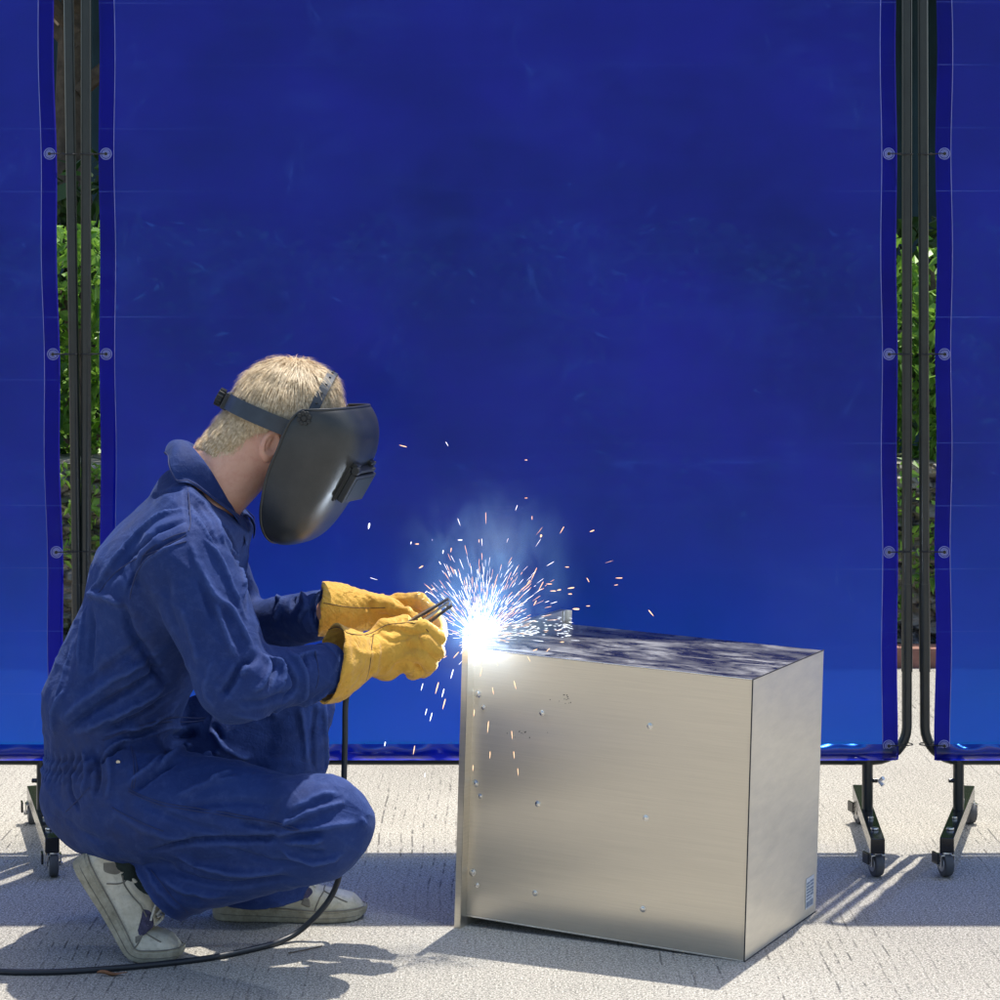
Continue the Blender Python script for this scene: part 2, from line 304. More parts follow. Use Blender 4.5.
# ------------------------------------------------------------------ signed distance bodies
def sm(a, b, k):
    if k <= 0: return np.minimum(a, b)
    h = np.clip(.5+.5*(b-a)/k, 0, 1); return b*(1-h)+a*h-k*h*(1-h)
def cone(p, a, b, ra, rb, s=1.0):
    a = np.asarray(a); b = np.asarray(b); ab = b-a; q = p-a
    t = np.clip(q@ab/(ab@ab), 0, 1); d = q-t[:, None]*ab
    if s != 1.0: d = d*np.array([1, 1/s, 1])
    return np.sqrt((d*d).sum(1))-(ra+(rb-ra)*t)
def chain(p, js, k, s=1.0):
    out = None
    for (a, ra), (b, rb) in zip(js[:-1], js[1:]):
        d = cone(p, a, b, ra, rb, s); out = d if out is None else sm(out, d, k)
    return out
def ell(p, c, r, rot=None):
    q = p-np.asarray(c)
    if rot is not None: q = q@np.array(rot)          # columns of rot are the local axes
    r = np.asarray(r); k0 = np.sqrt(((q/r)**2).sum(1)); k1 = np.sqrt(((q/(r*r))**2).sum(1))+1e-9
    return k0*(k0-1)/k1
def plane(p, c, n):
    n = np.asarray(n, float); n /= np.linalg.norm(n); return (p-np.asarray(c))@n
def nets(f, lo, hi, h):
    lo = np.array(lo, float); hi = np.array(hi, float); B = 8
    n = (np.ceil((hi-lo)/h/B).astype(int))*B; 
    ax = [lo[i]+h*(np.arange(n[i]//B)*B+(B-1)/2) for i in range(3)]
    C = np.stack(np.meshgrid(*ax, indexing='ij'), -1); cs = C.shape[:3]
    d = f(C.reshape(-1, 3)).reshape(cs); act = np.abs(d) < h*B*1.15
    Fv = np.repeat(np.repeat(np.repeat(np.where(d > 0, 1., -1.).astype(np.float32), B, 0), B, 1), B, 2)
    A = np.repeat(np.repeat(np.repeat(act, B, 0), B, 1), B, 2); I = np.argwhere(A)
    for s in range(0, len(I), 400000):
        J = I[s:s+400000]; Fv[J[:, 0], J[:, 1], J[:, 2]] = f(lo+J*h)
    S = Fv < 0; sh = [slice(0, -1), slice(1, None)]
    tot = sum(S[sh[i], sh[j], sh[k]].astype(np.int8) for i in (0, 1) for j in (0, 1) for k in (0, 1))
    cells = np.argwhere((tot > 0) & (tot < 8)); idx = -np.ones(tuple(np.array(Fv.shape)-1), np.int32); idx[cells[:, 0], cells[:, 1], cells[:, 2]] = np.arange(len(cells))
    acc = np.zeros((len(cells), 3)); cnt = np.zeros(len(cells)); cor = [(i, j, k) for i in (0, 1) for j in (0, 1) for k in (0, 1)]
    val = {c: Fv[cells[:, 0]+c[0], cells[:, 1]+c[1], cells[:, 2]+c[2]] for c in cor}
    for a in cor:
        for x in range(3):
            if a[x] == 0:
                b = list(a); b[x] = 1; b = tuple(b); va, vb = val[a], val[b]; m = (va < 0) != (vb < 0)
                t = va/(va-vb+1e-20); pt = np.array(a, float)[None]+t[:, None]*(np.array(b)-np.array(a))[None]
                acc[m] += pt[m]; cnt[m] += 1
    V = lo+h*(cells+acc/cnt[:, None]); Q = []
    for x in range(3):
        y, z = (x+1) % 3, (x+2) % 3
        s0 = [slice(None)]*3; s1 = [slice(None)]*3; s0[x] = slice(0, -1); s1[x] = slice(1, None)
        cr = S[tuple(s0)] != S[tuple(s1)]; E = np.argwhere(cr); E = E[(E[:, y] > 0) & (E[:, z] > 0) & (E[:, y] < Fv.shape[y]-1) & (E[:, z] < Fv.shape[z]-1)]
        def at(dy, dz):
            g = E.copy(); g[:, y] += dy; g[:, z] += dz; return idx[g[:, 0], g[:, 1], g[:, 2]]
        q = np.stack([at(-1, -1), at(0, -1), at(0, 0), at(-1, 0)], 1); ins = S[E[:, 0], E[:, 1], E[:, 2]]
        q[~ins] = q[~ins][:, ::-1]; Q.append(q)
    Q = np.concatenate(Q); Q = Q[(Q >= 0).all(1)]; return V, Q
def vnormals(V, Q):
    n = np.cross(V[Q[:, 2]]-V[Q[:, 0]], V[Q[:, 3]]-V[Q[:, 1]]); N = np.zeros_like(V)
    for i in range(4): np.add.at(N, Q[:, i], n)
    return N/(np.linalg.norm(N, axis=1)[:, None]+1e-12)
def proj(V): return np.stack([500+F*V[:, 0]/V[:, 1], HY+F*(H-V[:, 2])/V[:, 1]], 1)
class Surf:                    # finds the outermost surface point behind a pixel of the reference view: used only to trace folds and seams
    def __init__(s, V): s.V = V; s.p = proj(V)
    def hit(s, x, y, r=3.2):
        m = np.where((np.abs(s.p[:, 0]-x) < r) & (np.abs(s.p[:, 1]-y) < r))[0]
        if not len(m): return None
        Y = s.V[m, 1]; near = m[Y < Y.min()+.005]; return s.V[near].mean(0)
    def path(s, pts, step=4):
        out = []
        c = curve_pts([(a, b, 0) for a, b in pts], 8)
        L = 0; last = None
        for q in c:
            if last is None or np.linalg.norm(q-last) >= step: 
                h = s.hit(q[0], q[1]); last = q
                if h is not None: out.append(h)
        return np.array(out)
def wob(V, seed, wl, n=10):
    r = np.random.default_rng(seed); o = np.zeros(len(V))
    for i in range(n):
        d = r.normal(size=3); d /= np.linalg.norm(d); o += np.sin(V@d*2*math.pi/(wl*r.uniform(.6, 1.6))+r.uniform(0, 6.28)+1.3*np.sin(V@r.normal(size=3)*14))
    return o/math.sqrt(n)
def strokes(V, N, specs, sf):
    D = np.zeros(len(V))
    for pts, amp, w in specs:
        c = sf.path(pts)
        if len(c) < 2: continue
        lo, hi = c.min(0)-3*w, c.max(0)+3*w; m = np.where(((V > lo) & (V < hi)).all(1))[0]
        if not len(m): continue
        best = np.full(len(m), 9.); tt = np.zeros(len(m)); v = V[m]
        for i in range(len(c)-1):
            ab = c[i+1]-c[i]; q = v-c[i]; t = np.clip(q@ab/(ab@ab+1e-12), 0, 1); d = np.linalg.norm(q-t[:, None]*ab, axis=1)
            b = d < best; best[b] = d[b]; tt[b] = (i+t[b])/(len(c)-1)
        D[m] += amp*np.exp(-(best/w)**2)*np.clip(np.sin(np.clip(tt, .0, 1)*math.pi)*1.6+.15, 0, 1)
    return D

# ------------------------------------------------------------------ setting
g = MB(); g.add([(-30, -30, 0), (30, -30, 0), (30, 8.14, 0), (-30, 8.14, 0)], [(0, 1, 2, 3)])
tag(g.build('pavement', M['concrete'], smooth=False), 'pale concrete paving raked with fine grooves', None, None, 'structure')
g = MB(); g.add([(-200, 7.9, -.006), (200, 7.9, -.006), (200, 300, -.006), (-200, 300, -.006)], [(0, 1, 2, 3)]); g.add([(-200, -200, -.006), (200, -200, -.006), (200, 7.9, -.006), (-200, 7.9, -.006)], [(0, 1, 2, 3)])
tag(g.build('ground', M['earth'], smooth=False), 'bare earth', None, None, 'structure')
g = MB(); g.box((0, 8.2, .0), (12, .11, .13), bev=.008)
tag(g.build('kerb', M['kerb']), 'reddish kerb along the foot of the stone wall', None, None, 'structure')
g = MB()
r = random.Random(3); x = -3.4
# rough stone retaining wall: displaced slab
nx, nz = 260, 40; V = []; Fc = []
for j in range(nz+1):
    for i in range(nx+1):
        V.append((-3.5+7*i/nx, 8.4+.035*math.sin(i*.9+j*2.1)*math.sin(j*.8+i*.31)+.02*r.random(), .66*j/nz))
for j in range(nz):
    for i in range(nx): a = j*(nx+1)+i; Fc.append((a, a+1, a+nx+2, a+nx+1))
g.add(V, Fc); g.box((0, 8.70, .33), (7, .5, .655))
tag(g.build('retaining_wall', M['stone']), 'low mossy stone retaining wall below the hedge', 'wall')
def leaves(name, n, region, size, mat, label, cat, seed, group=None, parent=None, kind=None, droop=.6):
    q = np.random.default_rng(seed); C = region(q, n); n = len(C)
    a = q.normal(size=(n, 3)); a[:, 2] -= droop; a /= np.linalg.norm(a, axis=1)[:, None]; b = np.cross(a, q.normal(size=(n, 3))); b /= np.linalg.norm(b, axis=1)[:, None]
    c = np.cross(a, b); L = size*q.uniform(.6, 1.4, n)[:, None]; W = L*.26
    V = np.stack([C, C+a*L*.35+b*W+c*L*.05, C+a*L+c*L*-.12, C+a*L*.35-b*W+c*L*.05], 1).reshape(-1, 3)
    Q = np.arange(4*n).reshape(n, 4); o = quads_obj(name, V, Q, mat, parent, False)
    return tag(o, label, cat, group, kind) if label else o
def hedge_region(q, n):
    x = q.uniform(-2.4, 2.4, n); z = q.uniform(.5, 1.5, n); y = 8.62+.16*np.sin(x*5+z*4)+.12*np.sin(x*13+2)+np.abs(q.normal(0, .16, n))+(z-.6)*.15
    top = 1.42+.07*np.sin(x*4)+.06*np.sin(x*11)+.05*np.sin(x*37+y*20)+np.abs(q.normal(0, .04, n)); k = z < top; return np.stack([x, y, z], 1)[k]
hd = empty('hedge', (0, 8.7, .6), 'leafy bright green hedge growing above the stone wall', 'hedge')
keep(leaves('foliage', 22000, hedge_region, .058, M['leaf'], None, None, 5), hd)
hb = MB()
for i in range(40):
    x = -2.4+i*.123+random.uniform(-.03, .03); hb.tube(curve_pts([(x, 8.85, .4), (x+random.uniform(-.1, .1), 8.8, .9), (x+random.uniform(-.15, .15), 8.85, 1.35)], 4), [.014]*8+[.008], 6)
keep(hb.build('stem', M['bark']), hd)
def ivy_region(q, n):
    x = q.uniform(-2.4, 2.4, n); z = q.uniform(.02, .68, n); k = (np.sin(x*7+z*9)+np.sin(x*17-z*13)+q.normal(0, .5, n)) > .1
    return np.stack([x, 8.37-q.uniform(0, .05, n), z], 1)[k]
tag(leaves('ivy', 9000, ivy_region, .04, M['leaf'], 'small green ivy creeping over the mossy stone wall', 'ivy', 8, kind='stuff'), None, None)
def tree(x, y, trunk_r, top, label, seed, crown_r, cz, n=2600):
    t = empty('tree', (x, y, 0), label, 'tree', 'shade trees behind the hedge'); q = random.Random(seed); b = MB()
    b.tube(curve_pts([(x, y, 0), (x+.03, y, 1.1), (x-.04, y+.03, 2.2), (x+.05, y, top)], 5), [trunk_r*(1-.5*i/15) for i in range(16)], 12)
    for i in range(6):
        an = i*1.05+q.random(); L = crown_r*.8; b.tube(curve_pts([(x, y, top*.65+.1*i), (x+.4*L*math.cos(an), y+.4*L*math.sin(an), top*.8+.12*i), (x+L*math.cos(an), y+L*math.sin(an), top+.3*i*.5)], 4), [trunk_r*.4*(1-i2/12) for i2 in range(9)], 8)
    keep(b.build('trunk', M['bark']), t)
    def reg(qq, n):
        d = qq.normal(size=(n, 3)); d /= np.linalg.norm(d, axis=1)[:, None]; rr = crown_r*qq.uniform(.25, 1, n)**.6; rr *= 1+.25*np.sin(d[:, 0]*6+seed)*np.sin(d[:, 1]*5)*np.cos(d[:, 2]*7)
        c = d*rr[:, None]*np.array([1, 1, .75])+np.array([x, y, cz]); k = np.sin(c[:, 0]*5.1+seed)+np.sin(c[:, 2]*6)+np.sin(c[:, 1]*5.4) > -1.1; return c[k]
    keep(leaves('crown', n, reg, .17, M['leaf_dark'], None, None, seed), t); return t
tree(-2.07, 12.0, .11, 3.4, 'broad shade tree whose brown trunk shows through the gap left of the middle screen', 21, 1.9, 4.2, 6500)
tree(1.2, 12.2, .14, 3.4, 'broad shade tree behind the hedge, between the two other trees', 22, 1.9, 4.2, 6500)
tree(3.9, 12.0, .14, 3.4, 'broad shade tree behind the hedge at the right end', 23, 1.9, 4.2, 6500)
def under_region(q, n):
    x = q.uniform(-3.4, 4.2, n); z = q.uniform(.6, 2.1, n); y = 11.2+.25*np.sin(x*3+z*2)+q.uniform(0, .5, n); k = z < 1.72+.2*np.sin(x*2.3)+.1*np.sin(x*7); return np.stack([x, y, z], 1)[k]
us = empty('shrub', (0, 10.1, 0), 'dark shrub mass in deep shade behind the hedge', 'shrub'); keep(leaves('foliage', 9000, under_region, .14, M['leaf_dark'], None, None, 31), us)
w = empty('shed', (0, 15.2, 0), 'dark teal sheet-metal shed behind the hedge and trees', 'shed')
b = MB(); V = []; Fc = []; n = 260
for i in range(n+1):
    xx = -6+12*i/n; yy = 15+(.02 if (i//2) % 2 else 0); V += [(xx, yy, 0), (xx, yy, 3.4)]
for i in range(n): Fc.append((2*i, 2*i+2, 2*i+3, 2*i+1))
b.add(V, Fc); b.box((0, 16, 1.7), (12, 1.9, 3.39)); keep(b.build('wall', M['teal'], smooth=False), w)
b = MB(); b.box((0, 15.9, 3.48), (12.6, 2.6, .08), bev=.01); keep(b.build('roof', M['tyre']), w)

# ------------------------------------------------------------------ welding screens
SY = 5.57
def screen(x0, x1, label, fl, fr, cur_l, cur_r, hem_sides, gx_l, gx_r, tilt_l=0, tilt_r=0, wing=True):
    """frame x0..x1 at SY; fl / fr: (front x, rear x) of the foot beams; cur_*: curtain edges (bottom, top)"""
    t = empty('welding_screen', ((x0+x1)/2, SY, 0), label, 'welding screen', 'blue welding screens standing in a row')
    zb, zt, r, rt = .199, 2.03, .075, .0115
    pts = []
    def arc(cx, cz, a0, a1): 
        for k in range(9): a = R(a0+(a1-a0)*k/8); pts.append((cx+r*math.cos(a), SY, cz+r*math.sin(a)))
    arc(x1-r, zb+r, -90, 0); arc(x1-r+tilt_r, zt-r, 0, 90); arc(x0+r+tilt_l, zt-r, 90, 180); arc(x0+r, zb+r, 180, 270)
    pts.append(pts[0]); b = MB(); b.tube(pts, rt, 14, False)
    fr_o = keep(b.build('frame', M['frame']), t)
    for xe, tl in ((x0, tilt_l), (x1, tilt_r)):       # sleeve joints of the tube
        b = MB(); b.tube([(xe+tl*(z-.27)/1.7, SY, z) for z in (.40, .60)], rt+.0014, 14); s = b.build('sleeve', M['frame']); keep(s, t); 
    for xe, (xf, xr) in ((x0+.075 if x0 < x1 else x0, fl), (x1-.075, fr)):
        xp = xf+(xr-xf)*(SY-5.285)/.545
        b = MB(); b.tube([(xp, SY, .087), (xp, SY, zb)], .0125, 12); keep(b.build('post', M['frame']), t)
        d = Vector((xr-xf, .545, 0)).normalized(); ang = math.atan2(d.y, d.x)
        b = MB(); b.box(((xf+xr)/2, 5.5575, .0705), (.57, .031, .033), Matrix.Rotation(ang, 3, 'Z').to_4x4(), .0025)
        ft = keep(b.build('foot', M['foot']), t)
        for e, (cx, cy) in enumerate(((xf, 5.30), (xr, 5.815))):
            c = Vector((cx, cy, 0))
            b = MB(); zc = .027; side = Vector((-d.y, d.x, 0)) if False else Vector((1, .25, 0)).normalized()
            b.disc((cx, cy, .0515), (0, 0, 1), .014, .006)
            br = Matrix.Rotation(math.atan2(side.y, side.x), 3, 'Z').to_4x4()
            b.box((cx, cy, .0475), (.034, .028, .003), br, .0008)
            for sd in (-1, 1): 
                q = c+side*sd*.0155; b.box((q.x, q.y, .036), (.0025, .024, .026), br, .0008)
            k = keep(b.build('caster_fork', M['bolt']), t); k.parent = ft
            b = MB(); b.disc((cx, cy, zc), side, .0268, .020, 26); k = b.build('caster_wheel', M['tyre']); k.parent = ft
            b = MB(); b.disc((cx, cy, zc), side, .0165, .0235, 20); b.disc((cx, cy, zc), side, .005, .04, 10); k = b.build('caster_rim', M['rim']); k.parent = ft
            q = c-side*.024; b = MB(); b.box((q.x, q.y-.002, .042), (.005, .03, .024), br, .001); k = b.build('brake_tab', M['foot']); k.parent = ft
        for bb in (5.36, 5.47, 5.66):
            f = (bb-5.285)/.545; b = MB(); b.disc((xf+(xr-xf)*f, bb, .0895), (0, 0, 1), .009 if bb < 5.4 else .006, .006, 10); k = b.build('bolt_head', M['bolt']); k.parent = ft
        # wing nut on the post
        s = 1 if xp > 0 else -1
        b = MB(); b.disc((xp+.016*s*(1 if xp < .9 else -1), SY, .152), (1, 0, 0), .005, .014, 10)
        keep(b.build('clamp_screw', M['foot']), t)
        if .5 < xp < .9:
            b = MB(); b.tube([(xp+.025, SY-.004, .152), (xp+.034, SY-.012, .160)], [.003, .005], 8); b.tube([(xp+.025, SY-.004, .152), (xp+.034, SY-.012, .143)], [.003, .005], 8)
            keep(b.build('wing_nut', M['wing']), t)
    # curtain sheet
    nx, nz = 150, 200; V = []; Fc = []; zt2, zb2 = 1.995, .202; q = random.Random(int(abs(x0*100)))
    ph = [q.uniform(0, 6.28) for _ in range(8)]
    gz = [.235, .674, 1.122, 1.576, 1.985]
    def off(x, z):
        o = .004*math.sin(x*2.2+ph[0])+.003*math.sin(z*3+x*1.3+ph[1])+.0012*math.sin(x*9+z*2+ph[2])+.0010*math.sin(z*11+x*3+ph[3])
        for e in (cur_l[0], cur_r[0]):
            dx = abs(x-e)
            if dx < .3: o += .003*math.cos((z-.674)/.449*2*math.pi+ph[4])*math.exp(-dx/.08)
        if z < .245: o += -.010*math.sin(min(1, (z-zb2)/.036)*math.pi)*(1+.4*math.sin(x*31+ph[5])+.35*math.sin(x*57+ph[6]))
        return o
    def edge(z, c, i): 
        f = (z-zb2)/(zt2-zb2); return c[0]+(c[1]-c[0])*f+.0018*math.cos((z-.674)/.449*2*math.pi)*(1 if i else -1)
    zs = sorted(set([zb2+(zt2-zb2)*j/nz for j in range(nz+1)]+[zb2+.036*j/8 for j in range(9)])); nz = len(zs)-1
    for z in zs:
        a, c = edge(z, cur_l, 0), edge(z, cur_r, 1)
        for i in range(nx+1): x = a+(c-a)*i/nx; V.append((x, SY-.0145+off(x, z), z))
    for j in range(nz):
        for i in range(nx): a = j*(nx+1)+i; Fc.append((a, a+1, a+nx+2, a+nx+1))
    cu = keep(mesh_obj('curtain', V, Fc, M['curtain']), t)
    def strip(xa, xb, dy, za=None, zb_=None):
        V = []; Fc = []; k = 8
        for z in zs:
            a, c = xa(z), xb(z)
            for i in range(k+1): x = a+(c-a)*i/k; V.append((x, SY-.0145+off(x, z)-dy-(.0015 if 0 < i < k else 0), z))
        for j in range(nz):
            for i in range(k): a = j*(k+1)+i; Fc.append((a, a+1, a+k+2, a+k+1))
        h = mesh_obj('hem', V, Fc, M['hem']); h.parent = cu
    strip(lambda z: edge(z, cur_l, 0)-.0006, lambda z: edge(z, cur_l, 0)+.034, .003); strip(lambda z: edge(z, cur_r, 1)-.034, lambda z: edge(z, cur_r, 1)+.0006, .003)
    for e_, cc_ in ((0, cur_l), (1, cur_r)):
        b = MB(); sg_ = 1 if e_ == 0 else -1; b.tube([(edge(z, cc_, e_)+sg_*.0345, SY-.0145+off(edge(z, cc_, e_)+sg_*.0345, z)-.0035, z) for z in zs[::3]], .0009, 5)
        h = b.build('weld_line', M['eyelet']); h.parent = cu
    # bottom hem pocket
    V = []; Fc = []; a, c = cur_l[0]+.002, cur_r[0]-.002; k = 400
    for j in range(9):
        z = zb2-.001+.037*j/8
        for i in range(k+1):
            x = a+(c-a)*i/k; V.append((x, SY-.0175+off(x, max(z, zb2))-.007*math.sin(j/8*math.pi)*(1+.6*math.sin(x*44+ph[1])*math.sin(x*17+ph[2])), z))
    for j in range(8):
        for i in range(k): q0 = j*(k+1)+i; Fc.append((q0, q0+1, q0+k+2, q0+k+1))
    h = mesh_obj('bottom_hem', V, Fc, M['bottom_hem']); h.parent = cu
    # eyelets and ties
    for sidei, (gxf, tube_x, tl) in enumerate(((gx_l, x0, tilt_l), (gx_r, x1, tilt_r))):
        for z in gz:
            gx = gxf(z); y = SY-.0145+off(gx, z)-.006
            b = MB()
            for rad, th in ((.0125, .0012), (.0085, .0014), (.0048, .0022)):
                b.tube([(gx+rad*math.cos(a2*math.pi/10), y, z+rad*math.sin(a2*math.pi/10)) for a2 in range(21)], th, 6, False)
            k = b.build('eyelet', M['eyelet']); k.parent = cu
            tx = tube_x+tl*(z-.27)/1.7; sg = 1 if tx > gx else -1
            b = MB(); b.disc((gx, y-.002, z), (0, 1, 0), .004, .006, 10)
            b.tube(curve_pts([(gx, y-.002, z), (gx+sg*.012, y-.001, z+.0005), (tx-sg*.008, SY-.0135, z-.001), (tx+sg*.008, SY-.0125, z), (tx+sg*.0128, SY, z), (tx+sg*.004, SY+.0135, z), (tx-sg*.012, SY+.006, z), (gx+sg*.01, y+.012, z)], 5), .0014, 6)
            b.box((tx-sg*.016, SY-.012, z), (.006, .004, .005), None, .0008)
            keep(b.build('tie', M['tie']), t)
    return t
screen(-2.80, -.957, 'blue welding screen behind the man\'s back, cut off by the left edge', (-2.73, -2.62), (-.966, -1.11), (-2.74, -2.74), (-.984, -1.014), 'r', lambda z: -2.72, lambda z: -1.004-(z-.674)*.018, 0, -.024)
screen(-.941, .925, 'middle blue welding screen, the wide one right behind the man and the steel box', (-.80, -.79), (.814, .855), (-.905, -.909), (.900, .897), 'lr', lambda z: -.893, lambda z: .8805, 0, 0)
screen(.966, 2.80, 'blue welding screen at the right edge of the photo, mostly out of frame', (.964, 1.114), (2.70, 2.6), (.986, .989), (2.74, 2.74), 'l', lambda z: 1.006, lambda z: 2.72, -.005, 0)

# ------------------------------------------------------------------ steel box
bw, bl, bh = .590, .414, .535
BX = empty('steel_box', (.461, 4.634, 0), 'brushed stainless steel box on the concrete, riveted side and scratched film on top', 'metal box')
Mx = Matrix.Rotation(-.458, 4, 'Z') @ Matrix.Rotation(.0323, 4, 'Y'); BX.rotation_euler = Mx.to_euler()
def bx(fn, name, mat, parent=BX, **k):
    b = MB(); fn(b); o = b.build(name, mat, parent, **k); uv = o.data.uv_layers.new(name='UVMap')
    for p_ in o.data.polygons:
        for li in p_.loop_indices:
            c_ = o.data.vertices[o.data.loops[li].vertex_index].co; n_ = p_.normal; uv.data[li].uv = (c_.x if abs(n_.x) < .7 else c_.y, c_.z if abs(n_.z) < .7 else c_.y)
    return o
th = .0012
def panel(ax, sign):          # sheet panels of the box in its own frame: x -bw..0, y 0..bl, z 0..bh
    pass
bx(lambda b: b.box((-bw/2, th/2, bh/2), (bw, th, bh-.002)), 'front_panel', M['steel'], smooth=False)
bx(lambda b: b.box((-bw/2, bl-th/2, bh/2), (bw, th, bh-.002)), 'back_panel', M['steel'], smooth=False)
bx(lambda b: b.box((-th/2+.0006, bl/2, bh/2), (th, bl+.0006, bh)), 'end_panel', M['steel_side'], smooth=False)
bx(lambda b: (b.box((-bw/2-.001, bl/2, bh-.0006), (bw-.004, bl-.004, th)),), 'top_panel', M['film'], smooth=False)
bx(lambda b: b.box((-bw/2-.001, bl/2, .0006), (bw-.004, bl-.004, th)), 'bottom_panel', M['steel'], smooth=False)
bx(lambda b: b.box((-bw/2, .0015, bh+.0005), (bw, .0035, .0022), None, .0006), 'folded_edge', M['bolt']); bx(lambda b: b.box((-bw/2, .0018, .001), (bw, .004, .003), None, .0006), 'folded_edge', M['bolt'])
bx(lambda b: (b.box((0.0009, -.0003, bh/2), (.0022, .0024, bh), None, .0005),), 'corner_seam', M['dark_gap'])
bx(lambda b: b.box((.0009, bl/2, bh+.0006), (.002, bl, .002), None, .0005), 'end_seam', M['dark_gap']); bx(lambda b: b.box((.0004, bl/2, -.0005), (.004, bl, .004), None, .001), 'end_seam', M['dark_gap'])
# flange round the open end: a flat collar with an outward lip
fo, ft_ = .026, .0018
def flange(b):
    x = -bw; 
    b.box((x, -fo/2, bh/2), (ft_, fo, bh+2*fo)); b.box((x, bl+fo/2, bh/2), (ft_, fo, bh+2*fo))
    b.box((x+.0002, bl/2, bh+fo/2), (ft_, bl-.0004, fo)); b.box((x+.0002, bl/2, -fo/2+.003), (ft_, bl-.0004, fo-.006))
    b.box((x-.006, -fo+.0008, bh/2), (.0135, .0016, bh+2*fo-.001), None, .0005); b.box((x+.007, bl+fo-.0008, bh/2), (.0135, .0016, bh+2*fo-.001), None, .0005)
    b.box((x-.006, bl/2, bh+fo-.0008), (.012, bl+2*fo-.004, .0016), None, .0005)
bx(flange, 'flange', M['steel'])
bx(lambda b: (b.box((-bw+.0025, bl+fo-.010, bh+fo-.012), (.003, .018, .022), None, .0006),), 'corner_tab', M['bolt'])
def local_front(px, py):     # pixel -> point on the front panel (measured from the photograph)
    o = Vector((0, 0, H)); d = Vector(((px-500)/F, 1, -(py-HY)/F)); W = Matrix.Translation(BX.location) @ Mx; Wi = W.inverted()
    a = Wi @ o; c = Wi.to_3x3() @ d; t = -a.y/c.y; return a+c*t
for px, py, s in ((477, 694, 1.2), (483, 707, .8), (542, 713, .9), (650, 726, 1), (473, 783, 1.2), (480, 796, .8), (538, 804, 1), (646, 818, 1), (470, 872, 1.2), (477, 885, .8), (535, 893, 1), (643, 909, 1)):
    q = local_front(px, py); x0 = max(q.x, -bw+.012)
    def rv(b):
        V = []; Fc = []; n = 14
        for j, (rr, hh) in enumerate(((.0065, 0), (.0062, -.0012), (.0042, -.0016), (.0040, -.0032), (.0022, -.0040))):
            for i in range(n): a = 2*math.pi*i/n; V.append((x0+rr*s*math.cos(a), hh*s, q.z+rr*s*math.sin(a)))
        for j in range(4):
            for i in range(n): Fc.append((j*n+i, j*n+(i+1) % n, (j+1)*n+(i+1) % n, (j+1)*n+i))
        Fc.append(tuple(4*n+i for i in range(n))); b.add(V, Fc)
    bx(rv, 'rivet', M['bolt'])
r = random.Random(9)
def specks(b):
    for cx, cy in ((566, 700), (523, 733)):
        for i in range(12):
            q = local_front(cx+r.gauss(0, 7), cy+r.gauss(0, 5)); b.disc((q.x, -.0004, q.z), (0, 1, 0), r.uniform(.0006, .0014), .0006, 7)
bx(specks, 'pit_marks', M['dark_gap'])
# rating sticker on the end panel
sx = .0022
bx(lambda b: b.box((sx-.0004, bl-.044, .050), (.0006, .048, .062)), 'sticker', M['sticker'], smooth=False)
st = BX.children[-1]; b = MB()
def row(y0, y1, z0, z1): b.box((sx+.0001, bl-.068+.048*(y0+y1)/2, .019+.062*(z0+z1)/2), (.0006, .048*(y1-y0), .062*(z1-z0)))
for y0, y1, z0, z1 in ((.08, .45, .80, .86), (.5, .92, .82, .88), (.08, .5, .70, .76), (.58, .92, .70, .77), (.08, .4, .60, .65), (.5, .92, .58, .65), (.08, .62, .50, .55), (.7, .92, .49, .55), (.08, .5, .40, .45), (.6, .92, .38, .46), (.08, .7, .30, .34), (.08, .46, .05, .22), (.54, .92, .05, .24)): row(y0, y1, z0, z1)
b.build('printing', M['ink'], st, smooth=False)

# ------------------------------------------------------------------ the crouching man
def D(px, py, dy): return P(px, py, CY+dy)
PR = empty('person', tuple(P(150, 905, CY)*np.array([1, 1, 0])), 'man crouching in navy coveralls, yellow gauntlets and a black face shield', 'person')
def own(o, parent=PR):
    o.parent = parent
    if parent == PR: o.matrix_parent_inverse = Matrix.Translation(PR.location).inverted()
    return o
bpy.context.view_layer.update()

def torso(p, sh=0.0):
    t = cone(p, D(112, 778, 0), D(112, 700, 0), .132-sh, .126-sh, 1.32)
    t = sm(t, cone(p, D(112, 700, 0), D(168, 582, 0), .126-sh, .139-sh, 1.5), .03)
    t = sm(t, cone(p, D(168, 582, 0), D(200, 520, 0), .139-sh, .105-sh, 1.62), .04)
    t = sm(t, cone(p, D(200, 515, 0), D(186, 548, -.17), .066-sh, .066-sh), .05); t = sm(t, cone(p, D(200, 515, 0), D(186, 548, .17), .066-sh, .066-sh), .05)
    t = sm(t, ell(p, D(112, 800, -.07), np.array([.128, .11, .105])-sh), .05)      # buttocks
    t = sm(t, ell(p, D(120, 795, .09), np.array([.125, .11, .105])-sh), .05)
    t = sm(t, cone(p, D(198, 500, 0), D(216, 486, 0), .066-sh, .056-sh, 1.1), .035)
    return t
NS, NE, NW = D(187, 562, -.205), D(236, 683, -.285), D(330, 668, -.115)
FS, FE, FW = D(205, 556, .205), D(238, 632, .25), D(326, 614, .05)
NH, NK, NA = D(128, 800, -.13), D(325, 828, -.27), D(158, 884, -.13)
FH, FK, FA = D(135, 780, .13), D(290, 703, .16), D(262, 888, .14)
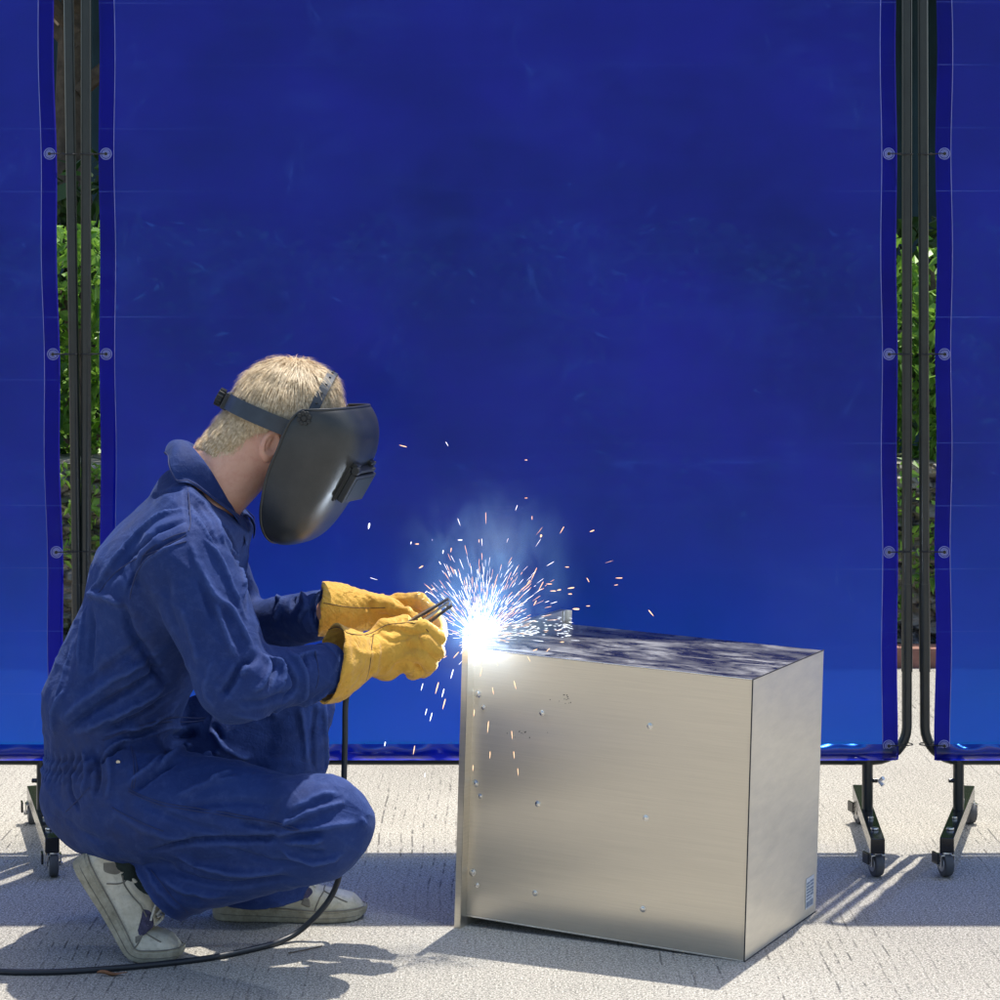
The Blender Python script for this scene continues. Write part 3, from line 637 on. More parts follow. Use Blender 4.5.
def clothes(p):
    t = torso(p); cutc = plane(p, D(215, 496, 0), (.65, 0, .76)); t = -sm(-t, -cutc, .01)
    # near leg
    th_ = cone(p, NH, NK, .118, .080, 1.0); th_ = sm(th_, ell(p, D(318, 822, -.27), (.10, .082, .084)), .03)
    shn = cone(p, NK+np.array([-.01, .0, -.020]), NA, .077, .070, 1.0); shn = sm(shn, ell(p, D(165, 884, -.13), (.06, .075, .085)), .03)
    shn = np.maximum(shn, -plane(p, D(158, 887, -.13), np.array([.77, .0, .64])))
    # far leg
    ft = cone(p, FH, FK, .112, .088); fs = cone(p, FK, FA, .088, .100); fs = np.maximum(fs, plane(p, D(262, 896, .14), (.05, 0, -1)))
    leg = sm(th_, shn, .010); fl = sm(ft, fs, .02)
    t = sm(t, leg, .028); t = sm(t, fl, .03)
    # arms
    for S_, E_, W_, ru, re, rw in ((NS, NE, NW, .088, .068, .046), (FS, FE, FW, .082, .062, .046)):
        up = cone(p, S_, E_, ru, re+.004); fo_ = cone(p, E_, W_, re, rw); d = (W_-E_)/np.linalg.norm(W_-E_)
        fo_ = np.maximum(fo_, plane(p, W_+d*.004, d)); a = sm(up, fo_, .020)
        t = sm(t, a, .022)
    # collar opening
    return np.maximum(t, -cone(p, D(212, 492, 0), D(246, 450, 0), .058, .064, 1.02))
V, Q = nets(clothes, (-1.02, 4.30, .0), (-.19, 5.28, 1.06), .0044)
N = vnormals(V, Q); sf = Surf(V)
am = .0030*wob(V, 1, .16)+.0010*wob(V, 2, .05)
rid = 1-np.abs(np.sin(V@np.array([18., 9., 30.])+2.0*np.sin(V@np.array([9., -4, 5.]))+1.5)); am += .0018*(rid**5)
FOLDS = [
 # shoulder and sleeve, near side (bright ridges +, creases -)
 ([(190, 540), (203, 575), (214, 595), (232, 610), (248, 640), (256, 652)], .011, .010), ([(205, 535), (222, 560), (234, 590), (246, 615)], .007, .008),
 ([(215, 600), (228, 640), (238, 660)], .007, .009), ([(196, 545), (205, 590), (216, 625)], -.005, .010),
 ([(126, 600), (140, 560), (160, 545), (186, 531)], -.007, .007), ([(122, 602), (128, 630), (150, 660), (172, 690)], -.016, .012), ([(120, 570), (135, 550)], .004, .01),
 ([(130, 598), (142, 566), (162, 551), (184, 538)], .004, .006),
 ([(257, 655), (240, 668), (226, 690), (218, 700)], -.015, .010), ([(262, 648), (268, 668), (258, 688), (252, 690)], .010, .008), ([(248, 662), (240, 675)], .009, .008),
 ([(264, 652), (276, 664), (270, 690)], -.011, .007), ([(272, 655), (284, 668), (278, 692)], .010, .007), ([(284, 655), (294, 672), (296, 690), (284, 705)], -.010, .007),
 ([(290, 650), (302, 665), (306, 690), (300, 705)], .010, .008), ([(306, 652), (312, 668)], -.006, .006), ([(215, 655), (204, 690), (214, 712)], .004, .010),
 ([(300, 706), (318, 700), (331, 692)], .006, .007), ([(298, 655), (310, 650), (322, 651)], .006, .006), ([(240, 705), (270, 702), (298, 690)], -.006, .012), ([(230, 716), (262, 718), (292, 706)], .004, .010),
 ([(165, 570), (168, 600), (178, 640)], -.004, .014), ([(180, 600), (192, 640), (200, 670)], .004, .012),
 # back
 ([(188, 508), (160, 515), (130, 540), (100, 580), (84, 592)], .011, .009), ([(186, 518), (160, 527), (132, 552), (106, 588)], -.010, .010), ([(84, 594), (104, 596), (124, 606)], .009, .009), ([(84, 606), (80, 640), (78, 670)], .006, .008),
 ([(92, 608), (90, 640), (88, 680)], -.006, .012), ([(70, 640), (60, 680), (52, 710)], .004, .008), ([(140, 480), (168, 470), (180, 480)], .004, .008), ([(130, 500), (160, 490), (186, 488)], -.004, .009), ([(104, 590), (118, 570), (130, 556)], .003, .01),
 ([(186, 486), (188, 510), (190, 530)], -.004, .004), ([(192, 490), (212, 510), (228, 545)], .006, .006), ([(194, 500), (208, 520), (222, 548)], -.006, .006), ([(192, 512), (204, 526), (216, 544)], .005, .005), ([(210, 500), (230, 528), (240, 560)], -.006, .006), ([(226, 530), (240, 560), (246, 600)], .006, .006), ([(234, 545), (246, 580), (250, 618)], -.007, .006),
 ([(168, 668), (130, 690), (96, 708), (60, 735)], -.013, .010), ([(160, 655), (120, 675), (86, 700), (58, 720)], .008, .010), ([(172, 685), (135, 705), (100, 722), (75, 735)], .010, .009), ([(178, 694), (140, 716), (104, 730)], -.010, .008), ([(182, 705), (150, 724), (120, 732)], .008, .008), ([(150, 640), (110, 665), (80, 690)], -.006, .012), ([(64, 690), (52, 712), (50, 735)], .006, .008),
 ([(190, 715), (160, 728), (125, 740)], -.005, .006), ([(200, 722), (150, 735), (110, 745)], .004, .006),
 # hips and thigh
 ([(82, 750), (86, 772), (80, 795)], .006, .007), ([(92, 748), (98, 770), (94, 795)], -.007, .007), ([(70, 752), (68, 790), (78, 812)], -.005, .007), ([(62, 760), (60, 785)], .005, .006), ([(106, 750), (110, 775), (106, 800)], .005, .008),
 ([(100, 762), (116, 748), (128, 744)], -.010, .007), ([(104, 756), (118, 742), (134, 742)], .008, .006), ([(172, 745), (168, 752), (176, 738), (198, 732)], -.018, .010), ([(160, 765), (178, 750), (196, 742)], .008, .008), ([(133, 790), (160, 770), (180, 756)], -.008, .008), ([(130, 782), (152, 765), (168, 750)], .006, .007),
 ([(212, 730), (226, 748), (250, 757)], .010, .008), ([(215, 726), (222, 742)], -.012, .006), ([(205, 752), (222, 752)], .006, .006), ([(208, 778), (224, 772), (236, 768)], .006, .006), ([(170, 800), (210, 780), (240, 776)], .004, .010), ([(180, 812), (230, 800), (280, 804)], -.004, .012),
 ([(140, 800), (185, 822), (230, 836)], -.004, .012), ([(110, 810), (150, 830), (190, 842)], .004, .012), ([(60, 815), (80, 835), (110, 845)], -.003, .012),
 # knee
 ([(272, 830), (300, 818), (330, 806), (352, 798)], .007, .008), ([(268, 842), (290, 832), (320, 828), (362, 822)], .007, .008), ([(290, 836), (308, 834), (324, 832)], -.008, .006), ([(288, 842), (310, 842), (326, 838)], .010, .005), ([(296, 848), (318, 852), (330, 846)], -.005, .006), ([(280, 850), (310, 862), (345, 856)], .008, .008), ([(363, 818), (368, 828)], .006, .006), ([(240, 822), (268, 828), (290, 826)], -.006, .008), ([(290, 812), (320, 796), (340, 792)], .005, .010),
 # shin
 ([(150, 852), (200, 842), (260, 840), (292, 836)], -.013, .008), ([(170, 856), (205, 868), (240, 875), (290, 872)], .008, .010), ([(160, 862), (195, 880), (235, 888), (290, 880)], -.007, .010), ([(160, 876), (190, 895), (230, 900)], .005, .010), ([(220, 850), (260, 860), (310, 868)], -.005, .009), ([(140, 860), (160, 890), (184, 915)], .004, .008),
 # far sleeve and chest
 ([(262, 566), (272, 578), (268, 596)], -.010, .007), ([(268, 574), (284, 582), (276, 600)], .010, .007), ([(286, 590), (280, 606), (272, 622)], .009, .006), ([(294, 590), (290, 606)], -.008, .007), ([(300, 592), (306, 604), (298, 622)], .009, .007), ([(312, 592), (312, 606)], -.007, .006), ([(256, 560), (262, 580)], .006, .006), ([(250, 540), (256, 556)], .006, .007),
 ([(300, 706), (306, 740), (308, 770)], .004, .010), ([(316, 700), (314, 740), (314, 775)], -.005, .010), ([(326, 700), (328, 740), (328, 778)], .005, .008),
]
am += strokes(V, N, [(a_, max(-.018, min(.014, b_*1.6)), c_*.68) for a_, b_, c_ in FOLDS], sf)
# gathered elastic waist at the back
pl = (V-D(80, 752, 0))@(np.array([-.22, 0, 1.])/1.024); wmask = np.exp(-(pl/.022)**4)*(V[:, 0] < D(118, 0, 0)[0])
angv = np.arctan2(V[:, 1]-CY, -(V[:, 0]-D(120, 0, 0)[0])); am += wmask*(.0045*np.sin(angv*52+3*np.sin(pl*60))-.003+.0018*np.sin(pl*330))
# hems standing slightly proud
V2 = V+N*am[:, None]
for _ in range(1):
    S_ = np.zeros_like(V2); c_ = np.zeros(len(V2))
    for i in range(4): 
        np.add.at(S_, Q[:, i], V2[Q[:, (i+1) % 4]]+V2[Q[:, (i+3) % 4]]); np.add.at(c_, Q[:, i], 2)
    V2 = .88*V2+.12*S_/c_[:, None]
CO = own(quads_obj('coveralls', V2, Q, M['cloth'])); sfc = Surf(V2)
def seam(pts, r=.0011, lift=.0006, name='seam', mat='seam'):
    c = sfc.path(pts, 2.5)
    if len(c) < 3: return
    for _ in range(3): c[1:-1] = (c[:-2]+c[1:-1]*2+c[2:])/4
    c = c-np.array([0, lift, 0]); b = MB(); b.tube(list(c), r, 6); own(b.build(name, M[mat]), CO)
for s_ in ([(187, 482), (189, 505), (190, 529)], [(128, 596), (138, 562), (160, 543), (188, 530)], [(64, 812), (78, 798), (90, 786)], [(128, 788), (160, 802), (205, 809), (255, 818), (300, 828)], [(131, 745), (134, 765), (131, 790)], [(112, 808), (140, 822), (165, 832)], [(105, 738), (150, 722), (205, 716)], [(103, 741), (150, 725), (204, 719)], [(316, 650), (321, 670), (318, 690)], [(128, 791), (160, 805), (205, 812), (255, 821), (298, 831)], [(129, 598), (139, 564), (161, 545), (188, 533)], [(134, 748), (137, 765), (134, 788)], [(150, 868), (168, 892), (190, 916)], [(96, 590), (130, 560), (186, 540)]): seam(s_)
c = sfc.hit(117, 760); b = MB(); b.disc(c-np.array([0, .001, 0]), (0, 1, .2), .0042, .003, 12); own(b.build('snap_button', M['snap']), CO)

# collar
def ring(pts, closed=False, n=7): return curve_pts(pts, n)
top = ring([D(243, 523, -.030), D(228, 497, -.060), D(207, 464, -.078), D(192, 446, -.055), D(183, 441, 0), D(196, 446, .055), D(212, 465, .078), D(232, 497, .058), D(248, 520, .025)])
out = ring([D(236, 545, -.056), D(199, 512, -.100), D(174, 477, -.112), D(169, 458, -.065), D(166, 456, 0), D(172, 458, .07), D(190, 470, .105), D(218, 505, .088), D(251, 540, .05)])
V = []; Fc = []; LEAF = []; m_ = 10; k = len(top)
for i in range(k):
    a, b_ = top[i], out[i]; nrm = np.array([-.45, 0, .6])+np.array([0, (b_[1]-CY)*6, 0]); nrm /= np.linalg.norm(nrm)
    inn = a*1.0+np.array([.010, 0, -.034])+(np.array([D(222, 485, 0)[0], CY, 0])-np.array([a[0], a[1], 0]))*.10
    for j in range(m_):
        t = j/(m_-1)
        if t < .35: u = t/.35; q = inn+(a-inn)*u+nrm*.003*math.sin(u*math.pi/2)
        else: u = (t-.35)/.65; q = a+(b_-a)*u+nrm*(.013*math.sin(u*math.pi)*(1-.2*u)+.003)
        V.append(q+nrm*.0012*math.sin(i*.7+j)); LEAF.append(t > .34)
for i in range(k-1):
    for j in range(m_-1): a0 = i*m_+j; Fc.append((a0, a0+1, a0+m_+1, a0+m_))
V = np.array(V); LEAF = np.array(LEAF)
for _ in range(5):
    d0 = clothes(V); e_ = 1e-3; G_ = np.stack([clothes(V+np.eye(3)[i]*e_)-d0 for i in range(3)], 1)/e_; G_ /= np.linalg.norm(G_, axis=1)[:, None]+1e-9; mv = np.clip(.008-d0, 0, .02)*LEAF; V = V+G_*mv[:, None]
out = [V[i*m_+m_-1] for i in range(k)]
co = own(mesh_obj('collar', V, Fc, M['cloth']), CO); md = co.modifiers.new('s', 'SOLIDIFY'); md.thickness = .0035; md.offset = 0
md = co.modifiers.new('u', 'SUBSURF'); md.levels = md.render_levels = 1
b = MB(); b.tube([np.array(q)+np.array([-.001, 0, .0035]) for q in out][2:-2], .0012, 6); own(b.build('seam', M['seam']), CO)
# sleeve cuffs
for E_, W_, r_ in ((NE, NW, .0475), (FE, FW, .0475)):
    d = (W_-E_)/np.linalg.norm(W_-E_); b = MB(); b.tube([W_-d*.022, W_-d*.018, W_-d*.002, W_+d*.004, W_+d*.003, W_-d*.01], [r_-.001, r_+.0022, r_+.002, r_, r_-.005, r_-.008], 30, False); own(b.build('cuff', M['cloth']), CO)

# ---- body: head, neck, trunk, limbs and hands as one skin
HC = D(292, 420, 0); pit = R(27)
fw = np.array([math.cos(pit), 0, -math.sin(pit)]); up = np.array([math.sin(pit), 0, math.cos(pit)]); sd = np.array([0, -1., 0])   # face forward, crown, towards his right (camera)
def Hd(f, s, u): return HC+fw*f+sd*s+up*u
RM = np.stack([fw, np.array([0, 1., 0]), up], 1)
def skull(p, g=0.0):
    d = ell(p, Hd(-.006, 0, .010), (.099+g, .076+g, .091+g), RM); return sm(d, ell(p, Hd(.015, 0, -.01), (.078+g, .070+g, .085+g), RM), .02)
EARC = D(270, 446, -.083)
def headf(p):
    d = skull(p); d = sm(d, ell(p, Hd(-.004, 0, -.055), (.066, .070, .060), RM), .03); d = sm(d, ell(p, Hd(.045, 0, -.070), (.045, .052, .055), RM), .03)       # jaw
    d = sm(d, ell(p, Hd(.068, 0, -.112), (.017, .022, .014), RM), .02); d = sm(d, cone(p, Hd(-.005, -.058, -.06), Hd(.062, -.02, -.110), .012, .010), .02); d = sm(d, cone(p, Hd(-.005, .058, -.06), Hd(.062, .02, -.110), .012, .010), .02)
    d = sm(d, cone(p, Hd(.086, 0, .0), Hd(.108, 0, -.038), .008, .012), .012)              # nose
    d = sm(d, cone(p, Hd(.083, -.022, -.072), Hd(.083, .022, -.072), .006, .006), .008); d = sm(d, cone(p, Hd(.080, -.018, -.082), Hd(.080, .018, -.082), .007, .007), .006)
    d = sm(d, cone(p, Hd(.083, -.04, .018), Hd(.083, .04, .018), .010, .010), .015)        # brow
    for s in (-1, 1):
        d = -sm(-d, ell(p, Hd(.092, .032*s, -.002), (.014, .018, .012), RM), .01) if False else np.maximum(d, -ell(p, Hd(.094, .032*s, -.002), (.012, .017, .010), RM)); d = np.minimum(d, ell(p, Hd(.079, .032*s, -.002), (.012, .012, .012), RM))
    d = sm(d, cone(p, D(262, 446, 0), D(212, 497, 0), .058, .064, 1.0), .03)               # neck
    d = sm(d, cone(p, D(240, 440, 0), D(205, 478, 0), .048, .062, 1.1), .03)
    for s in (1, -1):                                                                      # ears
        c = EARC+np.array([0, -(s-1)*.5*.164, 0]); ax = up*math.cos(R(8))-fw*math.sin(R(8)); bx_ = np.cross(ax, sd); bx_ = fw*math.cos(R(8))+up*math.sin(R(8)); EM = np.stack([bx_, np.array([0, 1., 0])-bx_*.25, ax], 1); 
        EM[:, 1] /= np.linalg.norm(EM[:, 1]); o_ = ell(p, c, (.0195, .0105, .033), EM)
        o_ = np.maximum(o_, -ell(p, c+sd*s*.0095+ax*.004+bx_*.003, (.0125, .0115, .0225), EM)); o_ = sm(o_, ell(p, c+ax*-.020+bx_*.003, (.009, .006, .012), EM), .006)
        o_ = sm(o_, cone(p, c+ax*.014-bx_*.004+sd*s*.002, c-ax*.010-bx_*.006+sd*s*.002, .0035, .003), .003); d = sm(d, o_, .006)
    return d
VH, QH = nets(lambda p: np.maximum(headf(p), plane(p, D(212, 497, 0), (-.66, 0, -.75))), HC-np.array([.24, .13, .24]), HC+np.array([.16, .13, .15]), .0024)
def hand(p, pts, pr, k=.006):
    d = None
    for ch in pts:
        c = chain(p, ch, .004); d = c if d is None else sm(d, c, .0035)
    return d
def near_hand(g=0.0):
    f = []
    r0 = .0150-g
    f.append([(D(398, 632, -.035), r0+.001), (D(423, 627, -.058), r0), (D(439, 638, -.048), r0-.001), (D(436, 650, -.022), r0-.002)])
    f.append([(D(396, 644, -.045), r0+.001), (D(424, 641, -.068), r0), (D(438, 652, -.056), r0-.001), (D(431, 662, -.028), r0-.002)])
    f.append([(D(394, 657, -.048), r0+.001), (D(419, 655, -.070), r0), (D(431, 664, -.056), r0-.001), (D(424, 672, -.028), r0-.002)])
    f.append([(D(390, 667, -.042), r0), (D(408, 665, -.060), r0-.001), (D(418, 671, -.046), r0-.002), (D(412, 675, -.022), r0-.003)])
    f.append([(D(368, 645, -.050), .019-g), (D(385, 627, -.030), .017-g), (D(404, 622, .000), .0145-g), (D(416, 628, .020), .013-g)])
    return f
def far_hand(g=0.0):
    r0 = .0145-g; f = []
    f.append([(D(398, 600, .085), r0+.001), (D(420, 600, .070), r0), (D(434, 612, .052), r0-.001), (D(440, 626, .036), r0-.002)])
    f.append([(D(398, 606, .105), r0+.001), (D(422, 610, .086), r0), (D(436, 622, .066), r0-.001), (D(441, 634, .050), r0-.002)])
    f.append([(D(395, 612, .120), r0+.001), (D(418, 620, .106), r0), (D(430, 632, .086), r0-.001), (D(432, 642, .064), r0-.002)])
    f.append([(D(390, 620, .130), r0), (D(410, 630, .118), r0-.001), (D(420, 640, .100), r0-.002), (D(420, 648, .078), r0-.003)])
    f.append([(D(370, 603, .060), .018-g), (D(390, 606, .045), .016-g), (D(406, 614, .030), .014-g), (D(416, 620, .020), .0125-g)])
    return f
RN = np.stack([np.array([.97, 0, -.1])/.975, np.array([0, 1., 0]), np.array([.1, 0, .97])/.975], 1)
def near_palm(p, g=0): return sm(ell(p, D(378, 653, -.050), (.046-g, .026-g, .043-g), RN), sm(ell(p, D(398, 650, -.052), (.030-g, .021-g, .036-g), RN), ell(p, D(385, 668, -.040), (.032-g, .024-g, .024-g), RN), .01), .012)
def far_palm(p, g=0): return sm(ell(p, D(378, 612, .095), (.048-g, .036-g, .030-g)), ell(p, D(398, 608, .098), (.030-g, .034-g, .022-g)), .012)
def bodyf(p):
    d = torso(p, .03); d = sm(d, cone(p, D(196, 515, 0), D(222, 485, 0), .052, .050, 1.0), .03)
    for S_, E_, W_ in ((NS, NE, NW), (FS, FE, FW)): d = sm(d, cone(p, S_, E_, .052, .042), .02); d = sm(d, cone(p, E_, W_, .042, .028), .01)
    for h_, k_, a_ in ((NH, NK, NA), (FH, FK, FA)): d = sm(d, cone(p, h_, k_, .085, .055), .02); d = sm(d, cone(p, k_, a_, .052, .030), .01)
    d = sm(d, cone(p, NA, D(122, 885, -.13), .030, .026), .01); d = sm(d, cone(p, FA, D(250, 903, .13), .030, .030), .01)
    d = sm(d, cone(p, NW, D(372, 655, -.055), .028, .022), .01); d = sm(d, near_palm(p, .008), .01); d = sm(d, hand(p, near_hand(.009), 0), .004)
    d = sm(d, cone(p, FW, D(372, 612, .09), .028, .022), .01); d = sm(d, far_palm(p, .008), .01); d = sm(d, hand(p, far_hand(.009), 0), .004)
    return np.maximum(d, plane(p, D(226, 481, 0), (.66, 0, .75)))
VB, QB = nets(bodyf, (-1.0, 4.42, .02), (-.06, 5.2, .99), .006)
own(quads_obj('body', np.concatenate([VH, VB]), np.concatenate([QH, QB+len(VH)]), M['skin']))
for s in (-1, 1):
    b = MB(); c = Hd(.0865, .032*s, -.003); b.disc(c, fw, .0055, .002, 14); own(b.build('iris', M['lens']))

# ---- hair: a cap on the scalp plus several thousand short strands
def hairline(V):
    q = (V-HC); f, s, u = q@fw, q@sd, q@up
    low = np.where(f < -.03, -.088+.25*(f+.03)*0, -.002+(-(f+.03))*0.0)
    low = np.interp(f, [-.12, -.070, -.050, -.030, -.012, .02, .05, .075, .11], [-.130, -.128, -.105, -.060, -.040, -.030, .03, .055, .060]); return u-low, f, s, u
def hairf(p):
    hl, f, s, u = hairline(p); t = np.interp(hl, [0, .03, .07, .12], [.0015, .005, .012, .017]); d0 = sm(skull(p), cone(p, D(240, 440, 0), D(205, 478, 0), .048, .062, 1.1), .03)
    return np.maximum(d0-t-.0015*np.sin(p@np.array([120., 60, 90]))*np.sin(p@np.array([40, -130., 60])), -hl)
Vh, Qh = nets(hairf, HC-np.array([.19, .12, .19]), HC+np.array([.15, .12, .14]), .003)
HAIR = own(quads_obj('hair', Vh, Qh, M['scalp']))
Nh = vnormals(Vh, Qh); hl, f, s, u = hairline(Vh)
out_ = (Nh*(Vh-HC)).sum(1) > 0; cand = np.where(out_ & (hl > .0005))[0]; q = np.random.default_rng(4)
cand = cand[np.linalg.norm(Vh[cand]-Hd(-.045, -.005, .105), axis=1) > .012]; pick = q.choice(cand, 26000); R0 = Vh[pick]+q.normal(0, .0015, (len(pick), 3)); NN = Nh[pick]; hlp = hl[pick]
crown = Hd(-.045, -.005, .096); flow = R0-crown; flow += np.array([0, 0, -1.])*.035+fw*np.where(f[pick] > .0, .05, -.01)[:, None]+q.normal(0, .012, flow.shape)
cl = np.sin(R0@np.array([210., 160, 90]))[:, None]*np.array([.010, .006, .012]); flow += cl
flow -= NN*(flow*NN).sum(1)[:, None]; flow /= np.linalg.norm(flow, axis=1)[:, None]+1e-9
L = np.interp(hlp, [0, .02, .05, .1], [.005, .010, .020, .030])*q.uniform(.6, 1.2, len(pick)); L = np.where(f[pick] > .055, L*1.8, L)[:, None]; W = (.00040*q.uniform(.6, 1.4, len(pick)))[:, None]
lift = np.interp(hlp, [0, .05, .1], [.12, .22, .32])[:, None]*q.uniform(.2, 1.15, (len(pick), 1))
sdv = np.cross(NN, flow); p1 = R0+flow*L*.5+NN*L*lift*.6; p2 = R0+flow*L+NN*L*lift*.75+np.array([0, 0, -1.])*L*.10
VV = np.stack([R0-sdv*W, R0+sdv*W, p1+sdv*W*.85, p1-sdv*W*.85, p2+sdv*W*.25, p2-sdv*W*.25], 1).reshape(-1, 3)
b6 = np.arange(len(pick))[:, None]*6; QQ = np.concatenate([b6+np.array([0, 1, 2, 3]), b6+np.array([3, 2, 4, 5])]); own(quads_obj('strands', VV, QQ, M['hair']), HAIR)

# ---- face shield
MS = own(bpy.data.objects.new('welding_mask', None)); COL.objects.link(MS); MS['label'] = 'black flip-up face shield with a square lens holder'
rows = [((301, 409), (368, 407), .112), ((297, 412), (372, 411), .118), ((290, 420), (378, 422), .122), ((283, 434), (380, 437), .124), ((277, 448), (377, 455), .124), ((269, 464), (369, 471), .122), ((263, 480), (359, 488), .120), ((261, 495), (349, 503), .118), ((262, 508), (339, 517), .114), ((265, 522), (328, 530), .106), ((269, 533), (317, 539), .092), ((272, 540), (306, 544), .070), ((274, 543), (292, 545), .045)]
rp = [(np.array(D(a[0]+30-(0 if a[1] < 490 else (a[1]-490)*.30), a[1]-2, 0)), np.array(D(b_[0]-2, b_[1]-1, 0)), w_) for a, b_, w_ in rows]
Bc = curve_pts([r_[0] for r_ in rp], 4); Fcv = curve_pts([r_[1] for r_ in rp], 4); Wc = [q_[0] for q_ in curve_pts([(r_[2], 0, 0) for r_ in rp], 4)]
yaw = Matrix.Rotation(R(-20), 3, 'Z'); piv = np.array(D(296, 420, 0))
def msk(v): return np.array(yaw @ Vector(v-piv))+piv+np.array([-.004, .004, 0])
nu = 44; V = []; Fc = []
def mpt(i, t, lift=0.0):      # i row (float), t -1..1 from near edge to far edge
    i0 = int(min(max(i, 0), len(Bc)-1.001)); fr = i-i0; B_ = Bc[i0]*(1-fr)+Bc[i0+1]*fr; F_ = Fcv[i0]*(1-fr)+Fcv[i0+1]*fr; W_ = Wc[i0]*(1-fr)+Wc[i0+1]*fr
    th_ = t*math.pi/2; c_, s_ = math.cos(th_), math.sin(th_); e = .70
    cc = abs(c_)**e; ss = math.copysign(abs(s_)**e, s_); q_ = B_+(F_-B_)*cc*(1+lift); q_ = q_+np.array([0, ss*W_*(1+lift), 0]); return msk(q_)
for i in range(len(Bc)):
    for j in range(nu+1): V.append(mpt(min(i, len(Bc)-1.001), -1+2*j/nu))
for i in range(len(Bc)-1):
    for j in range(nu): a0 = i*(nu+1)+j; Fc.append((a0, a0+1, a0+nu+2, a0+nu+1))
sh_ = own(mesh_obj('shell', V, Fc, M['mask']), MS); md = sh_.modifiers.new('s', 'SOLIDIFY'); md.thickness = .0035; md.offset = 1
md = sh_.modifiers.new('b', 'BEVEL'); md.width = .0012; md.segments = 2; md.limit_method = 'ANGLE'
# chin closure
n_ = len(Bc)-1; b = MB(); loop = [mpt(n_-.002, -1+2*j/nu) for j in range(nu+1)]; b.add(loop, [tuple(range(len(loop)))]); own(b.build('chin_plate', M['mask']), MS)
# rolled edge
b = MB(); b.tube([mpt(i*.5, -1) for i in range(2*n_)], .0026, 8); b.tube([mpt(i*.5, 1) for i in range(2*n_)], .0026, 8); b.tube([mpt(0, -1+2*j/60) for j in range(61)], .0028, 8); own(b.build('edge_bead', M['mask']), MS)
# lens holder on the front of the shell: local frame from the front line
c0 = mpt(22.5, 0); ua = mpt(19, 0)-mpt(26, 0); ua /= np.linalg.norm(ua); va = msk(piv+np.array([0, 1., 0]))-msk(piv); fa = np.cross(ua, va); fa = fa/np.linalg.norm(fa); fa = fa if fa[0] > 0 else -fa; c0 = c0-fa*.006
def hb_(b, f0, f1, v0, v1, u0, u1, bev=.002, mi=0):
    Mm = Matrix((Vector(fa), Vector(va), Vector(ua))).transposed().to_4x4(); cc = c0+fa*(f0+f1)/2+va*(v0+v1)/2+ua*(u0+u1)/2; b.box(cc, (f1-f0, v1-v0, u1-u0), Mm, bev, mi)
for nm, mt, bs in (('lens_frame', 'mask_dark', [(-.016, .006, -.052, .052, -.040, .036)]), ('lens_flap', 'mask_dark', [(.0085, .022, -.050, .050, -.034, .027)]), ('frame_edge', 'frame', [(.0058, .0088, -.0515, .0515, -.036, .029)]), ('hinge', 'mask_dark', [(.000, .012, -.048, -.026, .036, .047), (.000, .012, .026, .048, .036, .047), (.002, .019, -.042, .042, .030, .038)])):
    b = MB(); [hb_(b, *x_, bev=.0025) for x_ in bs]
    own(b.build(nm, M[mt]), MS)
b = MB(); hb_(b, .0220, .0230, -.040, .040, -.026, .020, .0005); own(b.build('dark_lens', M['lens']), MS)
b = MB(); b.disc(c0+fa*.015-va*.048+ua*.036, va, .0085, .012, 16); own(b.build('hinge_knob', M['mask_dark']), MS)
# headgear
def around(u0, tilt, r_add, a0, a1, n_=40):
    o_ = []
    for i in range(n_+1):
        a = a0+(a1-a0)*i/n_; o_.append((a, Hd(-.006+(.104+r_add)*math.cos(a), (.083+r_add)*math.sin(a), u0+tilt*math.cos(a))))
    return o_
def band(path, w_, th_, upv):
    V = []; Fc = []
    for i, q_ in enumerate(path):
        nrm = q_-HC; nrm = nrm-upv*(nrm@upv); nrm /= np.linalg.norm(nrm)
        for a_, b_ in ((-w_/2, 0), (-w_/2, th_), (w_/2, th_), (w_/2, 0)): V.append(q_+upv*a_+nrm*b_)
    for i in range(len(path)-1):
        for j in range(4): a0 = i*4+j; a1 = i*4+(j+1) % 4; Fc.append((a0, a1, a1+4, a0+4))
    Fc += [(0, 1, 2, 3), tuple(len(path)*4-4+i for i in (3, 2, 1, 0))]; return V, Fc
HB = MB(); pth = [q_ for a, q_ in around(-.010, .012, .021, 0, 2*math.pi, 72)]; v_, f_ = band(pth, .032, .003, up); HB.add(v_, f_)
hbo = own(HB.build('headband', M['band']), MS)
# adjuster box and ratchet knob at the back of the head
kb = Hd(-.130, 0, -.024); b = MB(); Mm = Matrix((Vector(fw), Vector((0, 1, 0)), Vector(up))).transposed().to_4x4(); b.box(kb, (.014, .058, .034), Mm, .003)
for s in (1,):
    b.box(Hd(-.098, .062, -.018), (.004, .022, .035), Mm @ Matrix.Rotation(R(52), 4, 'Z'), .0012)
own(b.build('adjuster', M['mask_dark']), MS)
b = MB(); c = kb-fw*.016; b.disc(c, fw, .0165, .014, 24)
for i in range(14): a = i*2*math.pi/14; b.tube([c+up*.0168*math.cos(a)+sd*.0168*math.sin(a)-fw*.006, c+up*.0168*math.cos(a)+sd*.0168*math.sin(a)+fw*.006], .0022, 6)
own(b.build('ratchet_knob', M['mask_dark']), MS)
